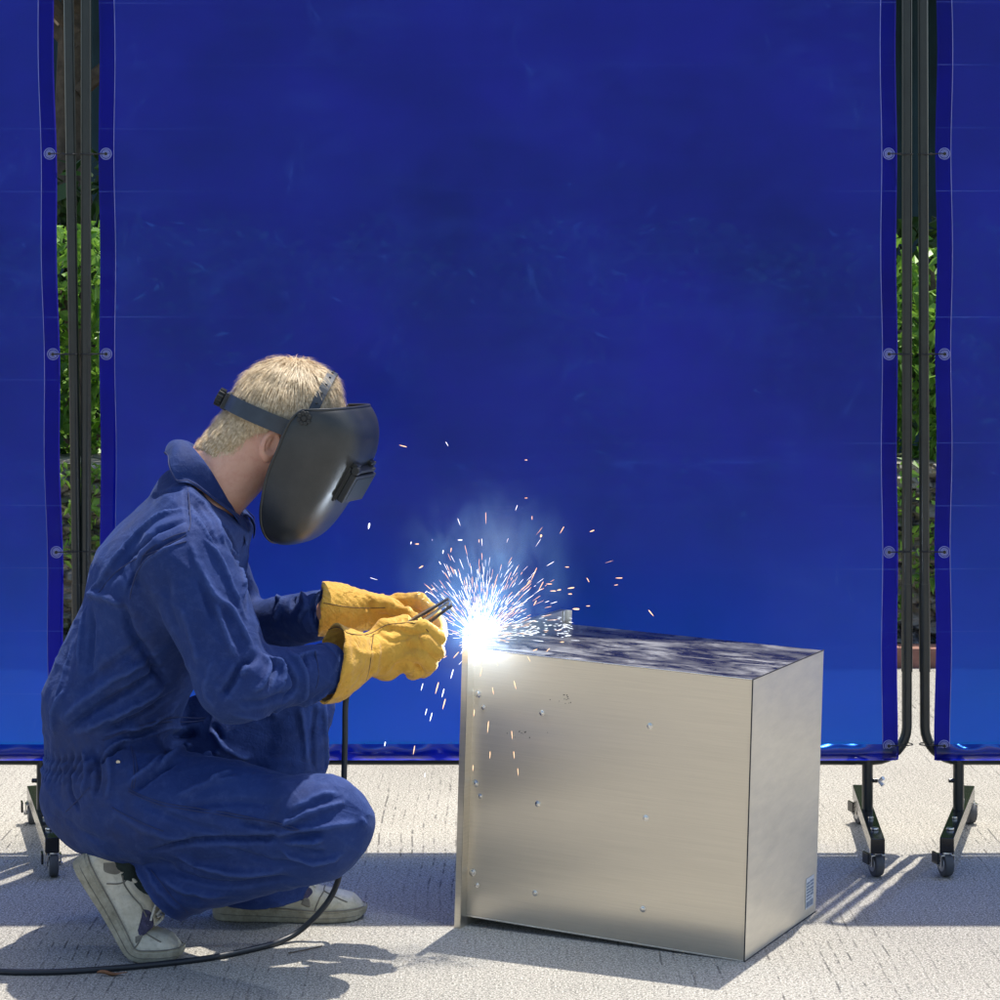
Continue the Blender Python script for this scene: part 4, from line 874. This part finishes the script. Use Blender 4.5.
# strap over the crown
pth = []
for i in range(31):
    a = R(-8)+R(196)*i/30; pth.append(Hd(.034-.004*math.sin(a), (.095)*math.cos(a), .012+.108*math.sin(a)))
V = []; Fc = []
for i, q_ in enumerate(pth):
    nrm = q_-Hd(.04, 0, .012); nrm -= fw*(nrm@fw); nrm /= np.linalg.norm(nrm)
    for a_, b_ in ((-.0095, 0), (-.0095, .0025), (.0095, .0025), (.0095, 0)): V.append(q_+fw*a_+nrm*b_)
for i in range(len(pth)-1):
    for j in range(4): a0 = i*4+j; a1 = i*4+(j+1) % 4; Fc.append((a0, a1, a1+4, a0+4))
so = own(mesh_obj('crown_strap', V, Fc, M['band'], smooth=False), MS)
b = MB()
for i in range(3, 28, 2):
    q_ = pth[i]; nrm = q_-Hd(.04, 0, .012); nrm -= fw*(nrm@fw); nrm /= np.linalg.norm(nrm); t_ = np.cross(nrm, fw)
    b.tube([q_+nrm*.0026-t_*.0015, q_+nrm*.0026+t_*.0015], .0022, 8, sy=1)
own(b.build('strap_holes', M['mask_dark']), MS)
# pivot knob
for s in (-1, 1):
    c = mpt(2.6*2+1.2, -.99*1 if s < 0 else .99)+np.array([.017, s*.004, .000]); b = MB(); b.disc(c, (0, 1, 0), .0125, .010, 24)
    for i in range(8): a = i*math.pi/4+.2; b.disc(c+np.array([.0105*math.cos(a), s*.003, .0105*math.sin(a)]), (0, 1, 0), .0042, .009, 10)
    b.disc(c+np.array([0, s*.007, 0]), (0, 1, 0), .005, .004, 12); own(b.build('pivot_knob', M['mask_dark']), MS)

# ---- gloves
def glove_near(p):
    d = near_palm(p); d = sm(d, ell(p, D(414, 664, -.038), (.026, .020, .026)), .012); d = sm(d, hand(p, near_hand(), 0), .006)
    a, b_ = D(374, 655, -.06), D(330, 662, -.110); ax = (b_-a)/np.linalg.norm(b_-a)
    q = p-a; t = q@ax; r_ = np.interp(t, [-.02, 0, .03, .085], [.036, .036, .050, .078]); rad = q-t[:, None]*ax
    ang = np.sqrt((rad*np.array([1, 1.18, 1]))**2 @ np.ones(3)); o_ = ang-r_; 
    o_ = np.maximum(o_, -(ang-(r_-.0042))*1.0) if False else o_
    cutn = np.array([-.88, -.42, .22]); o_ = np.maximum(o_, plane(p, D(330, 662, -.110), cutn)); o_ = np.maximum(o_, -t-.02)
    d = sm(d, o_*.9, .014)
    inner = np.maximum(ang-(r_-.0060), -(t-.012)); return np.maximum(d, -inner)
V, Q = nets(glove_near, D(296, 725, -.21), D(450, 600, .09), .0026)
def glove_finish(V, Q, seed, specs, name):
    N = vnormals(V, Q); s_ = Surf(V); am = .0012*wob(V, seed, .05)+.0006*wob(V, seed+1, .018)+strokes(V, N, specs, s_); return own(quads_obj(name, V+N*am[:, None], Q, M['leather'])), Surf(V+N*am[:, None])
GN = [([(374, 633), (376, 660), (370, 686)], -.005, .005), ([(380, 636), (380, 662), (376, 684)], .003, .006), ([(386, 676), (396, 660), (414, 655)], .005, .006), ([(396, 676), (408, 664)], -.004, .005), ([(414, 632), (420, 645), (424, 662)], -.003, .004), ([(356, 640), (362, 652), (384, 655)], .003, .006), ([(345, 640), (350, 670)], .003, .010), ([(376, 628), (392, 640), (412, 634)], -.004, .005), ([(388, 622), (404, 626), (420, 632)], .003, .005)]
gn, sgn = glove_finish(V, Q, 41, GN, 'glove')
def glove_far(p):
    d = far_palm(p); d = sm(d, hand(p, far_hand(), 0), .008)
    a, b_ = D(374, 611, .09), D(330, 610, .055); ax = (b_-a)/np.linalg.norm(b_-a); q = p-a; t = q@ax
    r_ = np.interp(t, [-.02, 0, .03, .085], [.034, .036, .044, .056]); rad = q-t[:, None]*ax; ang = np.linalg.norm(rad, axis=1); o_ = ang-r_
    cn = np.array([-.98, -.1, .10]); o_ = np.maximum(o_, plane(p, D(319, 612, .05), cn)); o_ = np.maximum(o_, -t-.02); d = sm(d, o_, .014)
    return np.maximum(d, -np.maximum(ang-(r_-.0045), -(t-.012)))
V, Q = nets(glove_far, D(305, 660, -.05), D(452, 575, .19), .0028)
GF = [([(369, 592), (368, 612)], -.004, .005), ([(375, 594), (376, 612)], .003, .006), ([(390, 596), (404, 602), (420, 604)], -.003, .005), ([(395, 604), (412, 610)], .003, .005)]
gf, sgf = glove_finish(V, Q, 51, GF, 'glove')
for sfx, g_, pths in ((sgn, gn, ([(326, 627), (345, 630), (368, 633), (380, 627), (400, 620), (418, 622), (430, 632)], [(374, 632), (373, 660), (369, 684)])), (sgf, gf, ([(324, 602), (345, 606), (366, 608), (386, 608)],))):
    for q_ in pths:
        c = sfx.path(q_, 2.5)
        if len(c) > 3:
            for _ in range(5): c[1:-1] = (c[:-2]+c[1:-1]*2+c[2:])/4
            b = MB(); b.tube(list(c+np.array([0, -.0011, .0005])), .0009, 6); own(b.build('welt', M['stitch']), g_)

# ---- shoes
def shoe(toe, yaw_, alpha, label, side, ank):
    Ls = .305; ns = 200; ss = np.linspace(0, Ls, ns+1)
    al = np.array([R(alpha)*(1-np.clip((s_-.178)/.062, 0, 1)**2*(3-2*np.clip((s_-.178)/.062, 0, 1))) for s_ in ss])
    px_ = np.concatenate([[0], np.cumsum(np.cos((al[1:]+al[:-1])/2)*Ls/ns)]); pz_ = np.concatenate([[0], np.cumsum(-np.sin((al[1:]+al[:-1])/2)*Ls/ns)]); px_ -= px_[-1]; pz_ -= pz_[-1]
    cy_, sy_ = math.cos(yaw_), math.sin(yaw_)
    def W(x, y, z):
        a = np.interp(x, ss, al); X = np.interp(x, ss, px_)+z*math.sin(a); Z = np.interp(x, ss, pz_)+z*math.cos(a)
        if x > Ls: X += x-Ls
        if x < 0: X += x*math.cos(a); Z -= x*math.sin(a)
        return np.array([toe[0]+X*cy_-y*sy_, toe[1]+X*sy_+y*cy_, Z+.001])
    hw = lambda x: float(np.interp(x, [0, .006, .02, .05, .10, .15, .20, .235, .265, .285, .298, .305], [.010, .020, .029, .034, .034, .038, .047, .049, .044, .034, .020, .006]))
    cyy = lambda x: side*float(np.interp(x, [0, .12, .22, .305], [0, .004, 0, -.008]))
    ht = lambda x: float(np.interp(x, [0, .01, .03, .075, .11, .135, .16, .19, .22, .25, .28, .297, .305], [.084, .098, .102, .088, .098, .106, .094, .074, .060, .054, .046, .030, .012]))
    so_t = lambda x: float(np.interp(x, [0, .04, .14, .22, .28, .305], [.036, .034, .028, .024, .024, .024])) 
    # sole
    b = MB(); n = 60; pr = [(0, -.004), (.001, .0005), (.006, .0025), (.016, .0030), (.8, .0035), (.86, .002), (.99, .0018), (1.0, 0)]
    xs = [Ls*(.5-.5*math.cos(math.pi*i/n)) for i in range(n+1)]; V = []; Fc = []; loop = [(x, 1) for x in xs]+[(x, -1) for x in xs[::-1]]
    for fz, ex in pr:
        for x, sg in loop:
            z = so_t(x)*fz if fz > .1 else fz; xx = x+(ex if x > Ls/2 else -ex)*(abs(x-Ls/2)/(Ls/2))**6; V.append(W(xx, cyy(x)+sg*(hw(x)+ex), z+(.010*max(0, (x-.28)/.025)**2 if fz < .1 else 0)))
    k = len(loop)
    for i in range(len(pr)-1):
        for j in range(k): Fc.append((i*k+j, i*k+(j+1) % k, (i+1)*k+(j+1) % k, (i+1)*k+j))
    for lvl in (0, (len(pr)-1)*k):
        for i in range(n): Fc.append((lvl+i, lvl+i+1, lvl+k-2-i, lvl+k-1-i))
    b.add(V, Fc); S0 = bpy.data.objects.new('shoe', None); COL.objects.link(S0); own(S0); S0['label'] = label
    own(b.build('sole', M['sole']), S0)
    def U(x, t, lift=0.0):          # t 0..1 from camera-side sole line over the top to the other side
        w_, h_, z0 = hw(x), ht(x), so_t(x)-.003; a = math.pi*t; e = .62 if x > .12 else .5
        c_ = math.cos(a); s_ = math.sin(a); yy = -math.copysign(abs(c_)**e, c_)*(w_+lift)*(1-.34*(s_**2)*np.interp(x, [0, .05, .12, .2, .25], [.75, 1.0, 1.0, .5, .1])); zz = z0+(h_-z0+lift)*abs(s_)**.85
        crease = .0016*math.sin(x*260)*math.exp(-((x-.20)/.02)**2)
        return W(x, cyy(x)+yy, zz+crease*s_)
    V = []; Fc = []; n = 110; m = 40
    for i in range(n+1):
        x = .002+(Ls-.006)*(.5-.5*math.cos(math.pi*i/n))
        for j in range(m+1): V.append(U(x, j/m))
    for i in range(n):
        for j in range(m): a = i*(m+1)+j; Fc.append((a, a+1, a+m+2, a+m+1))
    Fc.append(tuple(range(m+1)))
    # collar opening: leave out the top faces where the ankle goes in
    Fc = [f for f in Fc if not (len(f) == 4 and .012 < (.002+(Ls-.006)*(.5-.5*math.cos(math.pi*(f[0]//(m+1))/n))) < .092 and .34 <= (f[0] % (m+1))/m <= .64)]
    up_ = own(mesh_obj('upper', V, Fc, M['shoe']), S0)
    b = MB(); lp = [U(x, .33, .001) for x in np.linspace(.014, .094, 14)]+[U(.096, t, .001) for t in np.linspace(.36, .62, 8)]+[U(x, .66, .001) for x in np.linspace(.094, .014, 14)]+[U(.011, t, .001) for t in np.linspace(.62, .36, 8)]; lp.append(lp[0]); b.tube(lp, .0038, 10, False); own(b.build('collar_padding', M['shoe']), S0)
    def patch(poly, lift, mat, nm, mirror=True):      # poly in (x, t); filled by a fan of subdivided rings
        for mir in ((0, 1) if mirror else (0,)):
            b = MB(); P2 = [np.array(q_[:2]) for q_ in curve_pts([(a_, c_, 0) for a_, c_ in poly+[poly[0]]], 5)][:-1]; ce = sum(P2)/len(P2); V = []; Fc = []; k = len(P2); R_ = 5
            for r_ in range(R_+1):
                for q_ in P2:
                    v_ = ce+(q_-ce)*(1-r_/R_*.98); V.append(U(v_[0], v_[1] if not mir else 1-v_[1], lift if r_ else .0002))
            for r_ in range(R_):
                for j in range(k): Fc.append((r_*k+j, r_*k+(j+1) % k, (r_+1)*k+(j+1) % k, (r_+1)*k+j))
            b.add(V, Fc); own(b.build(nm, M[mat]), S0)
    patch([(.030, .10), (.050, .28), (.060, .30), (.062, .18), (.045, .08)], .0012, 'suede', 'side_patch')
    patch([(.075, .30), (.112, .36), (.140, .37), (.150, .27), (.120, .20), (.080, .22)], .0024, 'shoe', 'eyestay')
    patch([(.140, .16), (.158, .29), (.192, .34), (.200, .24), (.178, .10)], .0010, 'purple', 'mesh_panel')
    patch([(.095, .06), (.110, .17), (.150, .19), (.170, .06)], .0016, 'shoe', 'quarter_panel'); patch([(.178, .06), (.184, .14), (.194, .15), (.196, .05)], .0016, 'suede', 'side_patch')
    b = MB()
    for cpts in ([(.002, .14), (.03, .19), (.062, .34)], [(.066, .05), (.080, .17), (.082, .28)], [(.205, .0), (.214, .18), (.222, .38), (.222, .5), (.222, .62), (.214, .82), (.205, 1)], [(.222, .40), (.245, .30), (.27, .2)], [(.07, .25), (.09, .19), (.13, .18), (.16, .22)]):
        b.tube([U(q_[0], q_[1], .0008) for q_ in curve_pts([(a_, c_, 0) for a_, c_ in cpts], 6)], .0014, 6)
    own(b.build('stitching', M['suede']), S0)
    b = MB()
    for sg in (-1, 1): b.tube([W(x, cyy(x)+sg*(hw(x)+.0030), so_t(x)+.0005) for x in np.linspace(.004, .302, 60)], .0013, 6)
    for sg in (-1, 1): b.tube([W(x, cyy(x)+sg*(hw(x)+.0034), so_t(x)*.42) for x in np.linspace(.004, .302, 60)], .0008, 6)
    own(b.build('foxing_line', M['suede']), S0)
    b = MB()
    for i, x in enumerate((.118, .136, .154, .172, .190)):
        tw = .10-.004*i
        b.tube([U(q_[0], q_[1], q_[2]) for q_ in curve_pts([(x, .5-tw-.03, .002), (x+.002, .5-tw*.5, .006), (x+.006, .5, .007), (x+.012, .5+tw*.5, .006), (x+.014, .5+tw+.03, .002)], 4)], .0028, 7, sy=.6)
        b.tube([U(q_[0], q_[1], q_[2]) for q_ in curve_pts([(x, .5+tw+.03, .002), (x+.002, .5+tw*.5, .004), (x+.006, .5, .009), (x+.012, .5-tw*.5, .006), (x+.014, .5-tw-.03, .002)], 4)], .0028, 7, sy=.6)
    for s_ in (-1, 1):
        b.tube([U(q_[0], q_[1], q_[2]) for q_ in curve_pts([(.118, .5, .010), (.110, .5+s_*.10, .016), (.122, .5+s_*.19, .012), (.134, .5+s_*.12, .010), (.120, .5, .010)], 6)], .0024, 7)
        b.tube([U(q_[0], q_[1], q_[2]) for q_ in curve_pts([(.118, .5, .010), (.135, .5+s_*.09, .014), (.158, .5+s_*.20, .006), (.170, .5+s_*.24, .004)], 6)], .0022, 7)
    own(b.build('laces', M['lace']), S0)
    b = MB()
    for i, x in enumerate((.118, .136, .154, .172, .190)):
        for s_ in (-1, 1): q_ = U(x, .5+s_*(.135-.004*i), .0022); q2 = U(x, .5+s_*(.135-.004*i), .004); b.disc((q_+q2)/2, q2-q_, .0032, .0014, 10)
    own(b.build('lace_eyelets', M['suede']), S0)
    b = MB(); rs = [.036, .037, .034, .032]; b.tube(curve_pts([W(.055, cyy(.05), .045), W(.052, cyy(.05), .085)]+list(ank), 4), [.024, .025, .026, .027, .028, .031, .035, .038, .040]+[.041]*(4*len(ank)-4), 24, sy=.92); own(b.build('sock', M['sock']), S0); return W
nt = (-.602, 4.665, 0); shoe(nt, R(-4), 57, 'scuffed off-white lace-up shoe up on its toe, heel raised', 1, [NA+np.array([-.05, 0, .005]), NA+np.array([.03, 0, .0])])
ftt = (-.272, 4.955, 0); shoe(ftt, R(0), 0, 'scuffed off-white lace-up shoe flat on the ground', -1, [FA+np.array([-.01, 0, -.0]), FA+np.array([0, 0, .08])])

# ------------------------------------------------------------------ electrode holder, cable, arc
hA, hB2 = D(352, 686, -.030), D(407, 633, -.034); hC = D(448, 604, -.018)
EHp = empty('electrode_holder', tuple(hB2), 'scorched metal welding clamp with a thin rod, gripped in the yellow gauntlets', 'electrode holder')
def eo(o): return keep(o, EHp)
b = MB(); b.tube(curve_pts([hA, (hA+hB2)/2, hB2], 4), [.0125]*9, 14); eo(b.build('handle', M['rubber']))
ax = (hC-hB2)/np.linalg.norm(hC-hB2); yv = np.array([0, 1., 0]); nv = np.cross(ax, yv); nv = nv if nv[2] > 0 else -nv
def jaw(o1, o2, w_, mt, nm, ext=0):
    pts = curve_pts([hB2-ax*.012+nv*o1*.6, hB2+ax*.020+nv*o1, hB2+ax*.050+nv*(o1+o2)/2, hC+nv*o2+ax*ext, hC+nv*(o2-.003)+ax*(.006+ext)], 6); V = []; Fc = []
    for i, q_ in enumerate(pts):
        t = pts[min(i+1, len(pts)-1)]-pts[max(0, i-1)]; t = t/np.linalg.norm(t); n2 = np.cross(t, yv); n2 = n2 if n2@nv > 0 else -n2; ww = w_*(1 if i < len(pts)-4 else (.95, .85, .65, .3)[i-(len(pts)-4)])
        for a_, c_ in ((-1, -1), (-1, 1), (1, 1), (1, -1)): V.append(q_+yv*a_*ww+n2*c_*.0022)
    for i in range(len(pts)-1):
        for j in range(4): Fc.append((i*4+j, i*4+(j+1) % 4, i*4+4+(j+1) % 4, i*4+4+j))
    Fc += [(0, 1, 2, 3), tuple(len(V)-1-i for i in range(4))]; b = MB(); b.add(V, Fc); o = eo(b.build(nm, M[mt], smooth=False)); md = o.modifiers.new('b', 'BEVEL'); md.width = .0008; md.segments = 2
jaw(.015, .0090, .0115, 'holder', 'upper_jaw'); jaw(.0015, .0022, .0105, 'holder_lite', 'middle_bar', -.004); jaw(-.010, -.0065, .0115, 'holder', 'lower_jaw', -.002)
b = MB(); b.tube(curve_pts([hB2+nv*.016-yv*.010, hB2+ax*.03+nv*.018-yv*.011, hC+nv*.0105-yv*.010, hC+ax*.008+nv*.002-yv*.009, hC+ax*.004-nv*.006-yv*.008], 6), .0013, 8); b.tube(curve_pts([hB2+nv*.004-yv*.0115, hB2+ax*.03+nv*.005-yv*.012, hC+nv*.003-yv*.0115], 5), .0012, 8); eo(b.build('bright_edge', M['holder_lite']))
b = MB(); 
for k in range(7): c = hB2+ax*(.012+.0032*k)+nv*.006; b.tube([c+.0065*np.array([math.cos(a_), 0, math.sin(a_)]) @ np.array([[nv[0], nv[1], nv[2]], [0, 0, 0], [0, 1, 0]]) for a_ in np.linspace(0, 2*math.pi, 13)], .0009, 6, False)
b.disc(hB2+ax*.034+nv*.002, yv, .005, .026, 12); eo(b.build('spring', M['holder_lite']))
arc = D(480, 641, .03)
b = MB(); b.tube([hC+nv*.001-ax*.004, hC+(arc-hC)*.35, hC+(arc-hC)*.80], .0017, 10); eo(b.build('electrode_rod', M['rod']))
cab = [hA+np.array([.002, 0, .004]), D(346, 700, -.02), D(345, 740, -.02), D(344, 790, -.025), D(346, 830, -.03), D(341, 868, -.035)]
for px, py, z in ((333, 893, .089), (318, 914, .0505), (298, 932, .0175), (281, 941, .0065), (262, 947, .0055), (215, 957, .0055), (160, 964, .0055), (105, 969, .0055), (50, 972, .0055), (-10, 971, .0055), (-90, 962, .0055), (-180, 958, .0055)):
    yy = F*(H-z)/(py-HY); cab.append(np.array([(px-500)*yy/F, yy, z]))
b = MB(); b.tube(curve_pts(cab, 10), .0058, 12); tag(b.build('welding_cable', M['rubber']), 'black rubber welding cable running down from the gloves and across the ground to the left', 'cable')

def blob(c, r, n=3, sq=(1, 1, 1)):
    bm = bmesh.new(); bmesh.ops.create_icosphere(bm, subdivisions=n, radius=1); v = [np.array(c)+np.array(q_.co)*r*np.array(sq) for q_ in bm.verts]; f = [[q_.index for q_ in x_.verts] for x_ in bm.faces]; bm.free(); return v, f
b = MB(); v, f = blob(arc, .0075); b.add(v, f); ar = tag(b.build('welding_arc', M['arc']), 'blinding white welding arc at the top left corner of the steel box', 'welding arc')
lt = bpy.data.lights.new('arc_light', 'POINT'); lt.energy = 4.5; lt.color = (.72, .84, 1); lt.shadow_soft_size = .014; lo = bpy.data.objects.new('arc_light', lt); lo.location = arc+np.array([0, -.004, .016]); COL.objects.link(lo)
# added emissive halo for camera bloom; and smoke lit by sun and arc
m = Mat('arc_halo'); v = m.coord(); ln = m.n('ShaderNodeVectorMath', operation='LENGTH'); m.l(v, ln.inputs[0]); rr = m.math('MAXIMUM', m.math('SUBTRACT', 1.0, ln.outputs['Value']), 0)
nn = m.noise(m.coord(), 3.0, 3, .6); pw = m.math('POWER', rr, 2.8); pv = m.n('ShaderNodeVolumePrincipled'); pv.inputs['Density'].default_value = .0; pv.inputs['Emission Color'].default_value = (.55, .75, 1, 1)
m.l(m.math('MULTIPLY', m.math('MULTIPLY', pw, m.math('ADD', nn, .4)), 3.2), pv.inputs['Emission Strength']); m.l(pv.outputs[0], m.out.inputs[1]); HALO = m.m
v, f = blob((0, 0, 0), 1.0, 4); o = mesh_obj('arc_halo', v, f, HALO); o.location = arc+np.array([.004, 0, .006]); o.scale = (.19, .13, .19); tag(o, 'pale blue bloom halo added as emission round the welding arc', 'arc glow', None, 'stuff')
m = Mat('weld_smoke'); v = m.coord(); ln = m.n('ShaderNodeVectorMath', operation='LENGTH'); m.l(v, ln.inputs[0]); rr = m.math('MAXIMUM', m.math('SUBTRACT', 1.0, ln.outputs['Value']), 0)
nn = m.noise(m.coord(scale=(1, 1, .55)), 2.3, 6, .62, 1.6); pv = m.n('ShaderNodeVolumePrincipled'); pv.inputs['Color'].default_value = (.30, .60, 1, 1); pv.inputs['Anisotropy'].default_value = .2
m.l(m.math('MULTIPLY', m.math('MULTIPLY', m.math('POWER', rr, 1.35), m.ramp(nn, [(.46, 0), (.64, 1)])), 14.0), pv.inputs['Density']); m.l(pv.outputs[0], m.out.inputs[1])
v, f = blob((0, 0, 0), 1.0, 4); o = mesh_obj('weld_smoke', v, f, m.m); o.location = arc+np.array([.01, .05, .12]); o.scale = (.21, .10, .22); tag(o, 'thin blue-white smoke drifting up from the arc', 'smoke', None, 'stuff')

def sliver(b, c, d, L, r, mi=0):
    d = np.array(d, float); d /= np.linalg.norm(d); c = np.array(c); b.tube([c-d*L*.5, c-d*L*.25, c+d*L*.1, c+d*L*.4, c+d*L*.5], [r*.15, r*.7, r, r*.8, r*.15], 6, True, mi)
r = np.random.default_rng(17); b = MB()
for i in range(1050):
    el = r.uniform(-.15, 1) ; a = r.normal(math.radians(78), math.radians(38)); dd = np.array([math.cos(a), r.normal(0, .35), math.sin(a)]); dd /= np.linalg.norm(dd)
    rad = .026+.085*abs(r.normal())**1.15
    if rad > .16 and r.random() < .8: continue
    c = arc+dd*rad; 
    if c[2] < arc[2]-.004 and c[0] > arc[0]-.02: continue
    sliver(b, c, dd+np.array([0, 0, -.1*rad/.1])+r.normal(0, .06, 3), r.uniform(.004, .026)*(1.0 if rad > .03 else 1.3), r.uniform(.00018, .00048), 0 if r.random() < .58 else 1)
for i in range(60):
    a = r.uniform(0, 2*math.pi); dd = np.array([math.cos(a), r.normal(0, .5), math.sin(a)]); dd /= np.linalg.norm(dd); rad = .015+.022*abs(r.normal()); c = arc+dd*rad
    if c[2] < arc[2]-.004 and c[0] > arc[0]: continue
    sliver(b, c, dd, r.uniform(.008, .02), .0004)
for i in range(110):      # droplets skimming over the lid
    t_ = r.random(); c = arc+np.array([.02+.17*t_, .02+.26*r.random()*t_, .004+.030*r.random()**2*(1-t_*.6)]); sliver(b, c, (1, .3, .35-.6*t_), r.uniform(.003, .012), .0004, 0)
tag(b.build('spark_shower', M['spark_w'], mats=[M['spark_w'], M['spark_o']]), 'dense burst of white sparks fanning out from the arc', 'sparks', None, 'stuff')
SP = [(541, 536, 70, 3, 2.2), (562, 530, 60, 8, .9), (592, 531, 20, 5, 1.3), (567, 567, 0, 4, 1), (588, 580, 120, 5, .9), (619, 578, 0, 7, 1), (616, 585, 10, 4, .7), (571, 588, 10, 7, 1.5), (570, 594, 0, 4, 1.3), (576, 609, 0, 7, 2.2), (588, 606, 0, 4, .9), (651, 613, 130, 8, 1.1), (403, 446, -15, 8, 1.0), (411, 543, 80, 3, 1), (369, 526, 80, 6, 2.0), (417, 544, 0, 4, 1.2), (440, 563, 120, 4, .8), (443, 552, 80, 4, 1), (451, 550, 80, 5, 1), (460, 540, 0, 5, 1.2), (479, 541, 90, 3, .9), (421, 567, 30, 5, 1.5), (449, 574, 110, 6, 1), (456, 573, 110, 8, 1), (534, 574, 65, 14, .9), (541, 586, 60, 10, .8), (528, 583, 60, 8, .8), (549, 584, 0, 6, 1.1), (553, 591, 0, 6, 1.2), (559, 590, 10, 4, 1.5), (535, 603, 60, 6, 1), (459, 522, 110, 8, .6), (447, 444, 120, 5, .6), (526, 460, 0, 3, .8), (526, 498, 0, 3, .6), (532, 518, 90, 4, .7),
      (419, 594, 20, 4, 1.1), (426, 592, 40, 3, 1), (433, 589, 30, 4, 1), (423, 599, 20, 3, 1), (428, 605, 30, 6, 1.3),
      (438, 657, 20, 6, .9), (445, 657, 30, 4, .8), (427, 664, 60, 5, 1.2), (452, 674, 75, 11, 1.2), (437, 688, 75, 13, 1.4), (443, 693, 75, 9, 1.2), (422, 687, 75, 8, .9), (444, 704, 75, 11, 1.3), (426, 712, 75, 7, .9), (431, 717, 75, 9, 1.1), (456, 655, 50, 9, 1.1), (463, 650, 60, 10, 1.1),
      (385, 744, 80, 5, 1.2), (414, 750, 80, 9, 1), (482, 660, 80, 14, .8), (481, 672, 80, 10, .8), (497, 663, 110, 6, .7), (515, 685, 105, 9, .8), (493, 691, 100, 8, .7), (529, 659, 120, 6, .8), (474, 713, 85, 7, .9), (488, 727, 85, 12, .9), (512, 735, 95, 9, .7), (490, 755, 88, 8, .8), (514, 755, 95, 8, .8), (518, 772, 95, 8, .7), (473, 768, 88, 6, .8), (425, 775, 85, 5, .8), (548, 650, 45, 5, 1), (562, 642, 0, 4, 1.1), (535, 650, 20, 5, 1)]
for i, (px, py, an, L, w_) in enumerate(SP):
    dy = r.uniform(-.02, .10) if py < 620 else (r.uniform(-.03, .03)); y_ = arc[1]+dy
    if px > 468 and py > 640: y_ = 4.83-(px-470)*.00105-.012
    if px > 530 and 640 <= py <= 655: y_ = 4.80
    c = P(px, py, y_); d = (math.cos(R(an)), r.uniform(-.3, .3), math.sin(R(an))); L_ = L*y_/F*1.0; b = MB(); sliver(b, c, d, max(L_, .004), .00085*w_)
    up_air = py < 640
    lab = 'small glowing spark flying through the air above or beside the arc' if up_air else 'small glowing spark falling below the level of the arc'
    tag(b.build('spark', M['spark_w'] if (i % 3 and px < 470) else M['spark_o']), lab, 'spark', 'loose sparks above the arc' if up_air else 'loose sparks falling below the arc')

# ------------------------------------------------------------------ litter
def litter(px, py, L, w_, ang, label, name, mat='dead'):
    yy = F*H/(py-HY); x0 = (px-500)*yy/F; q = random.Random(px); V = []; Fc = []; n = 10
    for i in range(n+1):
        t = i/n; ww = w_*math.sin(math.pi*min(.97, max(.03, t)))**.7
        for s_ in (-1, 0, 1):
            xx, y2 = L*(t-.5), s_*ww; z = .003+.006*abs(s_)*(.5+.5*math.sin(t*5))+.003*math.sin(t*7+1); V.append((x0+xx*math.cos(ang)-y2*math.sin(ang), yy+xx*math.sin(ang)+y2*math.cos(ang), z))
    for i in range(n):
        for j in range(2): a = i*3+j; Fc.append((a, a+1, a+4, a+3))
    o = mesh_obj(name, V, Fc, M[mat]); md = o.modifiers.new('s', 'SOLIDIFY'); md.thickness = .0008; tag(o, label, 'leaf')
litter(112, 976, .055, .006, .1, 'curled reddish-brown dead leaf on the ground just below the cable', 'dead_leaf')
b = MB(); 
def G(px, py, z=.002): yy = F*(H-z)/(py-HY); return np.array([(px-500)*yy/F, yy, z])
b.tube(curve_pts([G(288, 953), G(305, 950, .004), G(322, 946)], 4), .0011, 6); tag(b.build('twig', M['bark']), 'thin dark twig on the concrete below the near knee, beside the cable', 'twig')

# ------------------------------------------------------------------ light, sky, camera
EL, AZ = 70.0, 25.0      # the sun stands high behind the screens, a little to the right
sd_ = Vector((math.sin(R(AZ))*math.cos(R(EL)), math.cos(R(AZ))*math.cos(R(EL)), math.sin(R(EL))))
L_ = bpy.data.lights.new('sun', 'SUN'); L_.energy = 4.1; L_.angle = R(.55); L_.color = (1, .95, .86)
so = bpy.data.objects.new('sun', L_); so.rotation_euler = (-sd_).to_track_quat('-Z', 'Y').to_euler(); COL.objects.link(so)
wd = bpy.data.worlds.new('World'); sc.world = wd; wd.use_nodes = True; nt_ = wd.node_tree; bg = nt_.nodes['Background']
sk = nt_.nodes.new('ShaderNodeTexSky'); sk.sky_type = 'NISHITA'; sk.sun_disc = False; sk.sun_elevation = R(EL); sk.sun_rotation = R(AZ); sk.air_density = 1.0; sk.dust_density = 2.0
nt_.links.new(sk.outputs[0], bg.inputs[0]); bg.inputs[1].default_value = .15
cam = bpy.data.cameras.new('camera'); co_ = bpy.data.objects.new('camera', cam); COL.objects.link(co_); co_.location = (0, 0, H); co_.rotation_euler = (R(90), 0, 0)
cam.sensor_width = 36; cam.lens = 36*F/1000; cam.shift_y = -(500-HY)/1000; cam.clip_end = 1000; cam.clip_start = .05; sc.camera = co_
sc.view_settings.view_transform = 'Standard'; sc.view_settings.look = 'None'; sc.view_settings.gamma = 1; sc.view_settings.exposure = 0.50
sc.cycles.volume_bounces = 0; sc.cycles.transparent_max_bounces = 16; sc.cycles.max_bounces = 8; sc.cycles.volume_step_rate = 1.0
